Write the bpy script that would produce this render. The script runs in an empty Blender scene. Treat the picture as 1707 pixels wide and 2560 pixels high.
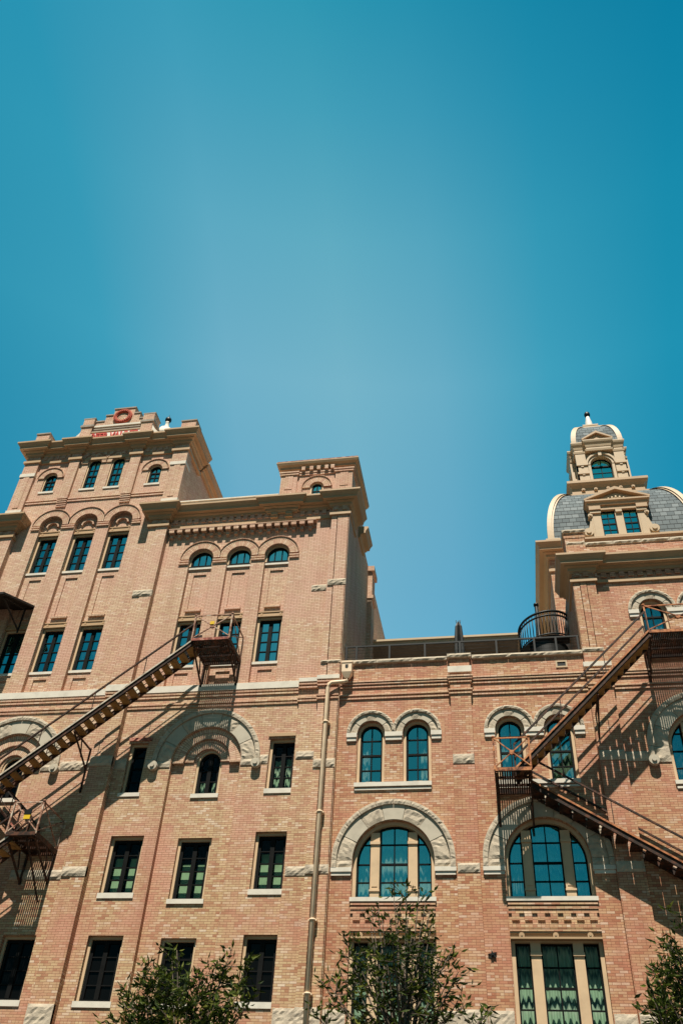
import bpy, bmesh, math, random
from math import pi, sin, cos, radians, sqrt
from mathutils import Vector, Matrix
from mathutils.geometry import tessellate_polygon
random.seed(7)
S = bpy.context.scene
C = S.collection

# ------------------------------------------------------------------ camera, sky, sun, exposure
def make_camera():
    pit, yaw, roll, f = 0.72079, -0.209565, 0.0659264, 2203.8
    cp, sp, cy, sy = cos(pit), sin(pit), cos(yaw), sin(yaw)
    fw = Vector((sy*cp, cy*cp, sp)); r = Vector((cy, -sy, 0)); u = r.cross(fw)
    c, s = cos(roll), sin(roll)
    r2 = c*r + s*u; u2 = -s*r + c*u
    cd = bpy.data.cameras.new('camera'); co = bpy.data.objects.new('camera', cd); C.objects.link(co)
    cd.sensor_fit = 'VERTICAL'; cd.sensor_height = 36.0; cd.lens = 36.0*f/2560.0
    cd.clip_start = 0.1; cd.clip_end = 3000
    M = Matrix((r2, u2, -fw)).transposed().to_4x4(); M.translation = Vector((0, -25, 1.6))
    co.matrix_world = M
    S.camera = co
make_camera()
SUN_EL = 64.0
W = bpy.data.worlds.new('World'); S.world = W; W.use_nodes = True
nt = W.node_tree; nt.nodes.clear()
wo = nt.nodes.new('ShaderNodeOutputWorld'); bg = nt.nodes.new('ShaderNodeBackground')
sk = nt.nodes.new('ShaderNodeTexSky'); sk.sky_type = 'NISHITA'; sk.sun_disc = False
sk.sun_elevation = radians(SUN_EL); sk.sun_rotation = radians(180)
sk.air_density = 1.0; sk.dust_density = 0.6; sk.ozone_density = 1.6
tint = nt.nodes.new('ShaderNodeMix'); tint.data_type = 'RGBA'; tint.blend_type = 'MULTIPLY'
tint.inputs[0].default_value = 1.0; tint.inputs[7].default_value = (0.66, 1.20, 1.02, 1)
nt.links.new(sk.outputs[0], tint.inputs[6])
# hand-shaped sky: paler low north, deeper at zenith and sides, south dimmed to weaken fill
tcw = nt.nodes.new('ShaderNodeTexCoord'); spw = nt.nodes.new('ShaderNodeSeparateXYZ'); nt.links.new(tcw.outputs['Generated'], spw.inputs[0])
def mrange(src, a, b, c, d):
    o = nt.nodes.new('ShaderNodeMapRange'); o.interpolation_type = 'SMOOTHSTEP'
    for i, v in zip((1, 2, 3, 4), (a, b, c, d)): o.inputs[i].default_value = v
    nt.links.new(src, o.inputs[0]); return o.outputs[0]
def wramp(src, stops):
    o = nt.nodes.new('ShaderNodeValToRGB'); e = o.color_ramp.elements
    while len(e) < len(stops): e.new(.5)
    for i, (p, c) in enumerate(stops): e[i].position = p; e[i].color = (*[v*.5 for v in c], 1)
    nt.links.new(src, o.inputs[0]); return o.outputs[0]
gz = wramp(spw.outputs[2], [(.0, (1.1, 1.1, 1.1)), (.40, (1.2, 1.15, 1.1)), (.59, (1.44, 1.25, 1.17)), (.76, (1.75, 1.44, 1.22)), (.85, (1.1, 1.27, 1.10)), (.91, (.50, 1.02, .95)), (.95, (.20, .84, .82)), (1.0, (.1, .68, .70))])
gx = wramp(mrange(spw.outputs[0], -.7, .5, 0, 1), [(0, (.05, .52, .62)), (.17, (.25, .75, .82)), (.30, (.88, .98, .98)), (.45, (1.0, 1.04, 1.0)), (.58, (.78, .96, .97)), (.72, (.28, .80, .87)), (.85, (.08, .65, .76)), (1, (.05, .58, .71))])
gy = mrange(spw.outputs[1], -.15, .2, .24, 1.0)
def vmul(a, b):
    o = nt.nodes.new('ShaderNodeVectorMath'); o.operation = 'MULTIPLY'; nt.links.new(a, o.inputs[0]); nt.links.new(b, o.inputs[1]); return o.outputs[0]
def vscl(a, b):
    o = nt.nodes.new('ShaderNodeVectorMath'); o.operation = 'SCALE'; nt.links.new(a, o.inputs[0])
    if isinstance(b, float): o.inputs['Scale'].default_value = b
    else: nt.links.new(b, o.inputs['Scale'])
    return o.outputs[0]
gv = vscl(vscl(vmul(vmul(tint.outputs[2], gz), gx), gy), 4.0)
nt.links.new(gv, bg.inputs[0])
bg.inputs[1].default_value = 0.12
nt.links.new(bg.outputs[0], wo.inputs[0])
sd = bpy.data.lights.new('sun', 'SUN'); sd.energy = 5.0; sd.angle = radians(0.5); sd.color = (1, .93, .80)
so = bpy.data.objects.new('sun', sd); C.objects.link(so); so.rotation_euler = (radians(90-SUN_EL), 0, radians(1.0)); so.location = (0, -60, 90)
S.view_settings.view_transform = 'Standard'; S.view_settings.look = 'None'
S.view_settings.exposure = 0.55; S.view_settings.gamma = 1.0

# ------------------------------------------------------------------ materials
class NT:
    def __init__(s, name):
        s.m = bpy.data.materials.new(name); s.m.use_nodes = True; s.t = s.m.node_tree; s.t.nodes.clear()
        s.out = s.t.nodes.new('ShaderNodeOutputMaterial')
    def n(s, typ, **k):
        o = s.t.nodes.new(typ)
        for a, b in k.items(): setattr(o, a, b)
        return o
    def l(s, a, b): s.t.links.new(a, b)
    def math(s, op, a, b=None, c=None):
        o = s.n('ShaderNodeMath', operation=op)
        for i, v in enumerate((a, b, c)):
            if v is None: continue
            if isinstance(v, (int, float)): o.inputs[i].default_value = v
            else: s.l(v, o.inputs[i])
        return o.outputs[0]
    def mix(s, fac, a, b, bt='MIX'):
        o = s.n('ShaderNodeMix', data_type='RGBA', blend_type=bt)
        for i, v in ((0, fac), (6, a), (7, b)):
            if isinstance(v, (int, float)): o.inputs[i].default_value = v
            elif isinstance(v, tuple): o.inputs[i].default_value = (*v, 1)
            else: s.l(v, o.inputs[i])
        return o.outputs[2]
    def noise(s, vec, scale, detail=3, rough=.55):
        o = s.n('ShaderNodeTexNoise'); o.inputs['Scale'].default_value = scale; o.inputs['Detail'].default_value = detail; o.inputs['Roughness'].default_value = rough
        if vec is not None: s.l(vec, o.inputs['Vector'])
        return o.outputs[0]
    def ramp(s, fac, stops, interp='LINEAR'):
        o = s.n('ShaderNodeValToRGB'); o.color_ramp.interpolation = interp
        e = o.color_ramp.elements
        while len(e) < len(stops): e.new(0.5)
        for i, (p, c) in enumerate(stops): e[i].position = p; e[i].color = (*c, 1) if len(c) == 3 else c
        s.l(fac, o.inputs[0]); return o.outputs[0]
    def bsdf(s, col, rough=.8, metal=0, spec=.3, bump=None, bstr=.5, bdist=.01):
        p = s.n('ShaderNodeBsdfPrincipled')
        if isinstance(col, tuple): p.inputs['Base Color'].default_value = (*col, 1)
        else: s.l(col, p.inputs['Base Color'])
        if isinstance(rough, (int, float)): p.inputs['Roughness'].default_value = rough
        else: s.l(rough, p.inputs['Roughness'])
        p.inputs['Metallic'].default_value = metal; p.inputs['Specular IOR Level'].default_value = spec
        if bump is not None:
            b = s.n('ShaderNodeBump'); b.inputs['Strength'].default_value = bstr; b.inputs['Distance'].default_value = bdist
            s.l(bump, b.inputs['Height']); s.l(b.outputs[0], p.inputs['Normal'])
        s.l(p.outputs[0], s.out.inputs[0]); return p

def brick_mat(name, stops, mortar, patch, patch_amt, uv=False, upper_pale=.45):
    k = NT(name)
    geo = k.n('ShaderNodeNewGeometry')
    pos = geo.outputs['Position']
    if uv:
        u_ = k.n('ShaderNodeUVMap'); sp = k.n('ShaderNodeSeparateXYZ'); k.l(u_.outputs[0], sp.inputs[0])
        u, v = sp.outputs[0], sp.outputs[1]
    else:
        sp = k.n('ShaderNodeSeparateXYZ'); k.l(pos, sp.inputs[0])
        sn = k.n('ShaderNodeSeparateXYZ'); k.l(geo.outputs['True Normal'], sn.inputs[0])
        ax = k.math('GREATER_THAN', k.math('ABSOLUTE', sn.outputs[0]), .6)
        az = k.math('GREATER_THAN', k.math('ABSOLUTE', sn.outputs[2]), .7)
        dx = k.math('SUBTRACT', sp.outputs[1], sp.outputs[0])
        u = k.math('MULTIPLY_ADD', dx, ax, sp.outputs[0])
        dz = k.math('SUBTRACT', sp.outputs[1], sp.outputs[2])
        v = k.math('MULTIPLY_ADD', dz, az, sp.outputs[2])
    h, w = .0677, .2135
    vr = k.math('DIVIDE', v, h); row = k.math('FLOOR', vr); fv = k.math('SUBTRACT', vr, row)
    hd = k.math('LESS_THAN', k.math('FLOORED_MODULO', row, 6.0), .5)           # header course every sixth row
    if uv: ur = k.math('DIVIDE', u, .215)
    else:
        ur = k.math('DIVIDE', u, w); ur = k.math('MULTIPLY', ur, k.math('ADD', hd, 1.0))
        ur = k.math('ADD', ur, k.math('MULTIPLY', k.math('FLOORED_MODULO', row, 2.0), .5))
    col = k.math('FLOOR', ur); fu = k.math('SUBTRACT', ur, col)
    mw = k.math('MULTIPLY_ADD', hd, .045, .05)
    m1 = k.math('LESS_THAN', fu, mw); m2 = k.math('LESS_THAN', fv, .16)
    mort = k.math('MAXIMUM', m1, m2)
    cv = k.n('ShaderNodeCombineXYZ'); k.l(col, cv.inputs[0]); k.l(row, cv.inputs[1])
    wn = k.n('ShaderNodeTexWhiteNoise', noise_dimensions='2D'); k.l(cv.outputs[0], wn.inputs[0])
    base = k.ramp(wn.outputs[0], stops)
    big = k.noise(pos, .42, 5, .65)
    bigr = k.ramp(big, [(.44, (0, 0, 0)), (.62, (1, 1, 1))])
    base = k.mix(k.math('MULTIPLY', bigr, patch_amt), base, patch)
    # pale efflorescence clusters
    mp = k.n('ShaderNodeMapping'); mp.inputs['Scale'].default_value = (1, 1, 2.4); k.l(pos, mp.inputs[0])
    ef = k.ramp(k.noise(mp.outputs[0], .8, 3), [(.62, (0, 0, 0)), (.72, (1, 1, 1))])
    wb = k.math('GREATER_THAN', wn.outputs[0], .45)
    base = k.mix(k.math('MULTIPLY', k.math('MULTIPLY', ef, wb), .4), base, (.62, .50, .42))
    # upper storeys paler: partly brick tone, partly lens falloff put into the colour
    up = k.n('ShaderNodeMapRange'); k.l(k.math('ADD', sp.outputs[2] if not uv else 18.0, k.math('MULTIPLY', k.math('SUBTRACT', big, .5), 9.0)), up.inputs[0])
    for i_, v_ in zip((1, 2, 3, 4), (9, 21, 0, upper_pale)): up.inputs[i_].default_value = v_
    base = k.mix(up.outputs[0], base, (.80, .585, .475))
    # soot / rain streaks
    mp2 = k.n('ShaderNodeMapping'); mp2.inputs['Scale'].default_value = (2.2, 2.2, .25); k.l(pos, mp2.inputs[0])
    st = k.ramp(k.noise(mp2.outputs[0], .9, 4, .65), [(.30, (.72, .66, .62)), (.55, (1, 1, 1))])
    base = k.mix(.55, base, st, 'MULTIPLY')
    c = k.mix(mort, base, mortar)
    c = k.mix(.25, c, k.ramp(k.noise(pos, 38, 2), [(.3, (.55, .55, .55)), (.7, (1.15, 1.15, 1.15))]), 'MULTIPLY')
    hgt = k.math('SUBTRACT', 1.0, mort)
    k.bsdf(c, .88, 0, .18, bump=hgt, bstr=.6, bdist=.006)
    return k.m

BUFF = [(0, (.40, .19, .11)), (.15, (.50, .28, .165)), (.42, (.55, .375, .215)), (.72, (.59, .42, .24)), (.9, (.65, .475, .31)), (1, (.72, .57, .43))]
PINK = [(0, (.38, .155, .085)), (.2, (.49, .24, .135)), (.45, (.52, .30, .165)), (.72, (.56, .355, .20)), (.9, (.63, .43, .28)), (1, (.70, .53, .40))]
M = {}
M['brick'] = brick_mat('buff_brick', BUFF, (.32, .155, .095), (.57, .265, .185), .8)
M['brick_pink'] = brick_mat('pink_brick', PINK, (.30, .13, .08), (.53, .22, .155), .65, upper_pale=.15)
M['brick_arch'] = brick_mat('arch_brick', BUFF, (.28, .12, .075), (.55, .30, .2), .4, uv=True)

def simple(name, col, rough=.7, var=.25, scale=3., metal=0, spec=.3, bump=0, bscale=20., dark=None):
    k = NT(name); tc = k.n('ShaderNodeTexCoord'); geo = k.n('ShaderNodeNewGeometry'); pos = geo.outputs['Position']
    nz = k.noise(pos, scale, 5, .6)
    lo = tuple(max(0, c*(1-var)) for c in col); hi = tuple(min(1, c*(1+var*.6)) for c in col)
    c = k.ramp(nz, [(.3, dark or lo), (.5, col), (.75, hi)])
    b = k.noise(pos, bscale, 4) if bump else None
    k.bsdf(c, rough, metal, spec, bump=b, bstr=bump, bdist=.02)
    return k.m
M['stone'] = simple('smooth_limestone', (.50, .44, .35), .85, .15, 2.5, bump=.1, bscale=30)
M['rock'] = simple('rough_limestone', (.49, .41, .315), .95, .25, 6., bump=.45, bscale=22, dark=(.36, .30, .235))
M['sill'] = simple('sill_stone', (.68, .62, .53), .8, .14, 3., bump=.1)
M['trim'] = simple('tan_trim_paint', (.46, .305, .175), .55, .12, 1.5)
M['trim_pale'] = simple('cream_trim_paint', (.50, .37, .235), .5, .10, 1.5)
M['casing'] = simple('tan_window_paint', (.62, .44, .275), .5, .12, 2)
M['sash'] = simple('black_sash_paint', (.009, .009, .009), .6, .3, 5, spec=.08)
M['black'] = simple('black_metal', (.010, .011, .011), .45, .3, 5)
M['roofing'] = simple('grey_roofing', (.16, .15, .14), .9, .3, 2)
M['red'] = simple('red_paint', (.50, .055, .04), .6, .3, 8)
M['terracotta'] = simple('red_terracotta', (.48, .10, .06), .75, .3, 9, bump=.4, bscale=40)
M['white'] = simple('white_paint', (.74, .72, .66), .6, .1, 6)
M['yellow'] = simple('yellow_sign', (.72, .46, .02), .5, .12, 8)
M['pipe'] = simple('tan_pipe_paint', (.78, .59, .41), .45, .15, 3)
M['cap'] = simple('weathered_cap', (.32, .27, .22), .85, .35, 4)
M['canopy'] = simple('dark_sheet_metal', (.022, .018, .016), .7, .4, 3)
M['bark'] = simple('grey_bark', (.13, .10, .075), .9, .4, 12, bump=.6, bscale=30)
M['ground'] = simple('pale_paving', (.055, .043, .031), .9, .2, .6)
M['asphalt'] = simple('asphalt', (.05, .05, .05), .9, .25, 2)
M['penthouse'] = simple('brown_stucco', (.24, .19, .14), .85, .2, 2)

def rust_mat(name, a, b, c):
    k = NT(name); geo = k.n('ShaderNodeNewGeometry'); pos = geo.outputs['Position']
    nz = k.noise(pos, 5.5, 5, .7)
    col = k.ramp(nz, [(.36, a), (.5, b), (.62, c)])
    k.bsdf(col, .7, 0, .3, bump=nz, bstr=.4, bdist=.01); return k.m
M['iron'] = rust_mat('rusty_dark_iron', (.020, .013, .010), (.036, .019, .013), (.11, .042, .022))
M['iron_orange'] = rust_mat('orange_rusted_iron', (.10, .035, .018), (.42, .15, .06), (.55, .24, .10))
M['iron_red'] = rust_mat('red_lead_iron', (.09, .03, .02), (.34, .09, .06), (.52, .30, .22))
M['iron_worn'] = rust_mat('worn_pale_iron', (.12, .05, .03), (.36, .18, .12), (.58, .48, .38))
M['iron_edge'] = rust_mat('worn_stringer_edge', (.25, .19, .14), (.52, .44, .35), (.62, .55, .46))
M['tread'] = simple('weathered_tread_wood', (.27, .17, .065), .85, .4, 7)

def glass_mat(name, refl, tint, base=None, wav=.02):
    k = NT(name); geo = k.n('ShaderNodeNewGeometry'); pos = geo.outputs['Position']
    nz = k.noise(pos, 1.4, 2)
    b = k.n('ShaderNodeBump'); b.inputs['Strength'].default_value = wav; b.inputs['Distance'].default_value = .3; k.l(nz, b.inputs['Height'])
    g = k.n('ShaderNodeBsdfGlossy'); g.inputs['Roughness'].default_value = .01; g.inputs['Color'].default_value = (*tint, 1); k.l(b.outputs[0], g.inputs['Normal'])
    if base is None:
        t = k.n('ShaderNodeBsdfTransparent'); t.inputs[0].default_value = (.90, .96, .93, 1)
    else:
        t = k.n('ShaderNodeBsdfDiffuse'); t.inputs[0].default_value = (*base, 1)
    mx = k.n('ShaderNodeMixShader'); mx.inputs[0].default_value = refl
    k.l(t.outputs[0], mx.inputs[1]); k.l(g.outputs[0], mx.inputs[2]); k.l(mx.outputs[0], k.out.inputs[0]); return k.m
M['glass'] = glass_mat('blue_coated_glass', .86, (.30, 1, 1))
M['glass_mid'] = glass_mat('blue_green_glass', .52, (.20, 1, 1))
M['clear'] = glass_mat('clear_pane_edge', 0.0, (1, 1, 1))
M['glass_black'] = glass_mat('dark_reflection_glass', .012, (.7, .8, .8), (.004, .004, .004))  # near-black pane colour stands for the dark street side reflected there
M['glass_dark'] = glass_mat('low_reflection_glass', .016, (.8, .9, .9))  # reflection cut so panes read dark, opposite street left unbuilt

def curtain_mat(name, a, b, c, horizontal=False):
    k = NT(name); geo = k.n('ShaderNodeNewGeometry'); pos = geo.outputs['Position']
    sp = k.n('ShaderNodeSeparateXYZ'); k.l(pos, sp.inputs[0])
    cv = k.n('ShaderNodeCombineXYZ'); k.l(k.math('MULTIPLY', sp.outputs[0], 16), cv.inputs[0])
    w = k.noise(cv.outputs[0], 1.0, 1)
    zz = k.math('ADD', k.math('MULTIPLY', sp.outputs[2], 1.55), k.math('MULTIPLY', w, 1.1))
    fr = k.math('FRACT', zz)
    col = k.ramp(fr, [(0, a), (.38, a), (.52, b), (.64, b), (.80, c), (.90, c), (1, a)])
    k.bsdf(col, .9, 0, .1); return k.m
M['curtain'] = curtain_mat('ikat_curtain', (.62, .68, .60), (.34, .38, .30), (.16, .22, .26))
M['curtain_green'] = curtain_mat('green_ikat_curtain', (.34, .42, .31), (.44, .48, .38), (.11, .16, .14))
M['sheer'] = simple('sheer_white_curtain', (.55, .60, .60), .9, .3, 9)
M['reflect_sheet'] = simple('green_reflection_sheet', (.30, .38, .24), .9, .2, 5)  # green pane reflections painted as flat sheets behind the glass
M['backing'] = simple('room_darkness', (.006, .007, .007), .95, .2, 1)  # near-black backing added to stand for room darkness behind the glass

def slate_mat():
    k = NT('grey_slate'); u_ = k.n('ShaderNodeUVMap'); sp = k.n('ShaderNodeSeparateXYZ'); k.l(u_.outputs[0], sp.inputs[0])
    u, v = sp.outputs[0], sp.outputs[1]
    row = k.math('FLOOR', k.math('DIVIDE', v, .27)); fv = k.math('FRACT', k.math('DIVIDE', v, .27))
    ur = k.math('ADD', k.math('DIVIDE', u, .30), k.math('MULTIPLY', k.math('FLOORED_MODULO', row, 2.), .5))
    col = k.math('FLOOR', ur); fu = k.math('FRACT', ur)
    cv = k.n('ShaderNodeCombineXYZ'); k.l(col, cv.inputs[0]); k.l(row, cv.inputs[1])
    wn = k.n('ShaderNodeTexWhiteNoise', noise_dimensions='2D'); k.l(cv.outputs[0], wn.inputs[0])
    base = k.ramp(wn.outputs[0], [(0, (.10, .12, .13)), (.6, (.145, .17, .18)), (1, (.20, .225, .235))])
    edge = k.math('MAXIMUM', k.math('LESS_THAN', fu, .05), k.math('LESS_THAN', fv, .12))
    c = k.mix(edge, base, (.03, .032, .034))
    hgt = k.math('SUBTRACT', k.math('SUBTRACT', 1.0, fv), k.math('MULTIPLY', edge, .4))
    k.bsdf(c, .75, 0, .12, bump=hgt, bstr=.8, bdist=.03); return k.m
M['slate'] = slate_mat()

def leaf_mat():
    k = NT('oak_leaves'); oi = k.n('ShaderNodeNewGeometry')
    c = k.ramp(oi.outputs['Random Per Island'], [(0, (.015, .026, .005)), (.5, (.036, .056, .009)), (.85, (.085, .11, .014)), (1, (.17, .18, .03))])
    p = k.bsdf(c, .6, 0, .15)
    tr = k.n('ShaderNodeBsdfTranslucent'); k.l(c, tr.inputs[0])
    mx = k.n('ShaderNodeMixShader'); mx.inputs[0].default_value = .25
    k.l(p.outputs[0], mx.inputs[1]); k.l(tr.outputs[0], mx.inputs[2]); k.l(mx.outputs[0], k.out.inputs[0]); return k.m
M['leaf'] = leaf_mat()

# ------------------------------------------------------------------ mesh building helpers
class MB:
    """collects geometry that becomes ONE mesh object"""
    def __init__(s): s.v = []; s.f = []; s.mi = []; s.uv = {}; s.sm = []
    def add(s, verts, faces, mi=0, uvs=None, smooth=False):
        o = len(s.v); s.v += [tuple(p) for p in verts]
        for i, f in enumerate(faces):
            s.f.append(tuple(o+j for j in f)); s.mi.append(mi); s.sm.append(smooth)
            if uvs is not None: s.uv[len(s.f)-1] = [uvs[j] for j in f]
        return s
    def box(s, x0, x1, y0, y1, z0, z1, mi=0):
        v = [(x, y, z) for z in (z0, z1) for y in (y0, y1) for x in (x0, x1)]
        return s.add(v, [(0, 1, 5, 4), (3, 2, 6, 7), (2, 0, 4, 6), (1, 3, 7, 5), (4, 5, 7, 6), (2, 3, 1, 0)], mi)
    def prism(s, poly, y0, y1, mi=0):                       # polygon in x,z (counter-clockwise seen from -y)
        n = len(poly); v = [(x, y0, z) for x, z in poly] + [(x, y1, z) for x, z in poly]
        f = [tuple(range(n)), tuple(range(2*n-1, n-1, -1))] + [(i, i+n, (i+1) % n+n, (i+1) % n) for i in range(n)]
        return s.add(v, f, mi)
    def ringprism(s, a, b, y0, y1, mi=0):                   # between two outlines with equal vertex counts
        n = len(a); v = [(x, y0, z) for x, z in a]+[(x, y0, z) for x, z in b]+[(x, y1, z) for x, z in a]+[(x, y1, z) for x, z in b]
        f = []
        for i in range(n):
            j = (i+1) % n
            f += [(i, j, n+j, n+i), (n+i, n+j, 3*n+j, 3*n+i), (j, i, 2*n+i, 2*n+j)]
        return s.add(v, f, mi)
    def sector(s, cx, cz, r0, r1, a0, a1, y0, y1, n=16, mi=0, xmin=None, xmax=None, zsc=1.0):
        v = []; uv = []
        for y in (y0, y1):
            for r in (r0, r1):
                for i in range(n+1):
                    a = a0+(a1-a0)*i/n; x = cx+r*cos(a); z = cz+r*sin(a)*zsc
                    if xmin is not None: x = max(x, xmin)
                    if xmax is not None: x = min(x, xmax)
                    v.append((x, y, z)); uv.append((r-r0+(y-y0), a*(r0+r1)/2))
        N = n+1; f = []
        for i in range(n):
            f += [(N+i, N+i+1, i+1, i), (i, i+1, 2*N+i+1, 2*N+i), (N+i+1, N+i, 3*N+i, 3*N+i+1)]
        f += [(0, N, 3*N, 2*N)[::-1], (n, N+n, 3*N+n, 2*N+n)]
        return s.add(v, f, mi, uv)
    def bar(s, p, q, w, h=None, mi=0):
        p, q = Vector(p), Vector(q); d = (q-p).normalized(); h = h or w
        up = Vector((0, 0, 1)) if abs(d.z) < .98 else Vector((0, 1, 0))
        a = d.cross(up).normalized()*w/2; b = a.normalized().cross(d).normalized()*h/2
        v = [t+sa*a+sb*b for t in (p, q) for sa, sb in ((-1, -1), (1, -1), (1, 1), (-1, 1))]
        return s.add(v, [(0, 1, 2, 3)[::-1], (4, 5, 6, 7), (0, 1, 5, 4), (1, 2, 6, 5), (2, 3, 7, 6), (3, 0, 4, 7)], mi)
    def tube(s, pts, rad, n=8, mi=0, smooth=True):
        pts = [Vector(p) for p in pts]; k = len(pts); v = []
        rr = rad if isinstance(rad, (list, tuple)) else [rad]*k
        for i, p in enumerate(pts):
            d = (pts[min(i+1, k-1)]-pts[max(i-1, 0)]).normalized()
            up = Vector((0, 0, 1)) if abs(d.z) < .9 else Vector((0, 1, 0))
            a = d.cross(up).normalized(); b = a.cross(d)
            v += [p+rr[i]*(cos(2*pi*j/n)*a+sin(2*pi*j/n)*b) for j in range(n)]
        f = [(i*n+j, i*n+(j+1) % n, (i+1)*n+(j+1) % n, (i+1)*n+j) for i in range(k-1) for j in range(n)]
        f += [tuple(range(n))[::-1], tuple(range((k-1)*n, k*n))]
        return s.add(v, f, mi, smooth=smooth)
    def lathe(s, cx, cy, prof, n=14, mi=0, smooth=True):
        v = [(cx+r*cos(2*pi*j/n), cy+r*sin(2*pi*j/n), z) for r, z in prof for j in range(n)]
        k = len(prof)
        f = [(i*n+j, i*n+(j+1) % n, (i+1)*n+(j+1) % n, (i+1)*n+j) for i in range(k-1) for j in range(n)]
        f += [tuple(range(n))[::-1], tuple(range((k-1)*n, k*n))]
        return s.add(v, f, mi, smooth=smooth)
    def mould(s, path, prof, mi=0, closed=False):           # profile (out, z) swept along a plan path, mitred; outside = right of travel
        P = [Vector(p) for p in path]; n = len(P); off = []
        for i in range(n):
            d0 = (P[i]-P[i-1]).normalized() if (i > 0 or closed) else None
            d1 = (P[(i+1) % n]-P[i]).normalized() if (i < n-1 or closed) else None
            if d0 is None: d0 = d1
            if d1 is None: d1 = d0
            n0 = Vector((d0.y, -d0.x)); n1 = Vector((d1.y, -d1.x)); m = n0+n1
            off.append(m/max(.2, (1+n0.dot(n1))))
        k = len(prof); v = [(P[i].x+off[i].x*o, P[i].y+off[i].y*o, z) for i in range(n) for o, z in prof]
        f = []
        for i in range(n if closed else n-1):
            a, b = i*k, ((i+1) % n)*k
            for j in range(k): f.append((a+j, b+j, b+(j+1) % k, a+(j+1) % k))
        if not closed: f += [tuple(range(k)), tuple(range((n-1)*k, n*k))[::-1]]
        return s.add(v, f, mi)
    def rock(s, fn, nu, nv, yb, amp, yback, mi=0, seed=0):  # quarry-faced block; fn(u,v)->(x,z)
        rg = random.Random(seed+int(yb*1000)+nu*7+nv); v = []
        for j in range(nv+1):
            for i in range(nu+1):
                x, z = fn(i/nu, j/nv); e = i in (0, nu) or j in (0, nv)
                v.append((x, yb-(amp*.15 if e else amp*rg.uniform(.35, 1.0)), z))
        N = nu+1; f = [(j*N+i, j*N+i+1, (j+1)*N+i+1, (j+1)*N+i) for j in range(nv) for i in range(nu)]
        rim = [i for i in range(N)]+[j*N+nu for j in range(1, nv+1)]+[nv*N+i for i in range(nu-1, -1, -1)]+[j*N for j in range(nv-1, 0, -1)]
        o = len(v); v += [(v[i][0], yback, v[i][2]) for i in rim]; L = len(rim)
        f += [(rim[i], o+i, o+(i+1) % L, rim[(i+1) % L]) for i in range(L)]
        return s.add(v, f, mi)
    def rockbox(s, x0, x1, z0, z1, yb, amp, yback, mi=0, cell=.11):
        return s.rock(lambda u, v: (x0+(x1-x0)*u, z0+(z1-z0)*v), max(2, int((x1-x0)/cell)), max(2, int((z1-z0)/cell)+1), yb, amp, yback, mi, seed=int(x0*37+z0*91))
    def rocksector(s, cx, cz, r0, r1, a0, a1, yb, amp, yback, mi=0, cell=.11):
        return s.rock(lambda u, v: (cx+(r0+(r1-r0)*v)*cos(a1+(a0-a1)*u), cz+(r0+(r1-r0)*v)*sin(a1+(a0-a1)*u)), max(3, int(abs(a1-a0)*r1/cell)), max(2, int((r1-r0)/cell)), yb, amp, yback, mi, seed=int(cx*53+a0*97))
    def panel(s, outer, holes, y, depth, mi=0, rim=False):  # wall sheet with openings and their reveals
        loops = [outer]+holes
        tris = tessellate_polygon([[Vector((x, z, 0)) for x, z in L] for L in loops])
        flat = [p for L in loops for p in L]
        fs = []
        for a, b, c in tris:
            A, B, D = flat[a], flat[b], flat[c]
            cr = (B[0]-A[0])*(D[1]-A[1])-(B[1]-A[1])*(D[0]-A[0])
            if abs(cr) < 1e-9: continue
            fs.append((a, b, c) if cr > 0 else (a, c, b))
        s.add([(x, y, z) for x, z in flat], fs, mi)
        for L in (loops if rim else holes):
            n = len(L); s.add([(x, y, z) for x, z in L]+[(x, y+depth, z) for x, z in L], [(i, (i+1) % n, (i+1) % n+n, i+n) for i in range(n)], mi)
        return s

def obj(name, mb, mats, parent=None):
    me = bpy.data.meshes.new(name)
    me.from_pydata(mb.v, [], mb.f)
    if not isinstance(mats, (list, tuple)): mats = [mats]
    for m in mats: me.materials.append(M[m])
    me.polygons.foreach_set('material_index', mb.mi); me.polygons.foreach_set('use_smooth', mb.sm)
    if mb.uv:
        ul = me.uv_layers.new(name='UVMap')
        for p in me.polygons:
            uv = mb.uv.get(p.index)
            if uv:
                for q, li in enumerate(p.loop_indices): ul.data[li].uv = uv[q]
    me.validate(); me.update()
    bm = bmesh.new(); bm.from_mesh(me); bmesh.ops.recalc_face_normals(bm, faces=bm.faces) if name in ('crown_dummy',) else None
    bm.free()
    o = bpy.data.objects.new(name, me); C.objects.link(o)
    if parent is not None: o.parent = parent
    return o
def thing(name, label, cat, group=None):
    o = bpy.data.objects.new(name, None); C.objects.link(o); o.empty_display_size = .3
    o['label'] = label; o['category'] = cat
    if group: o['group'] = group
    return o
def struct(name, mb, m):
    o = obj(name, mb, m); o['kind'] = 'structure'; return o

def outl(x0, x1, z0, z1, arch=False, n=20):
    p = [(x0, z0), (x1, z0)]
    if not arch: return p+[(x1, z1), (x0, z1)]
    r = (x1-x0)/2; c = (x0+x1)/2
    return p+[(c+r*cos(pi*i/n), z1+r*sin(pi*i/n)) for i in range(n+1)]

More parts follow.
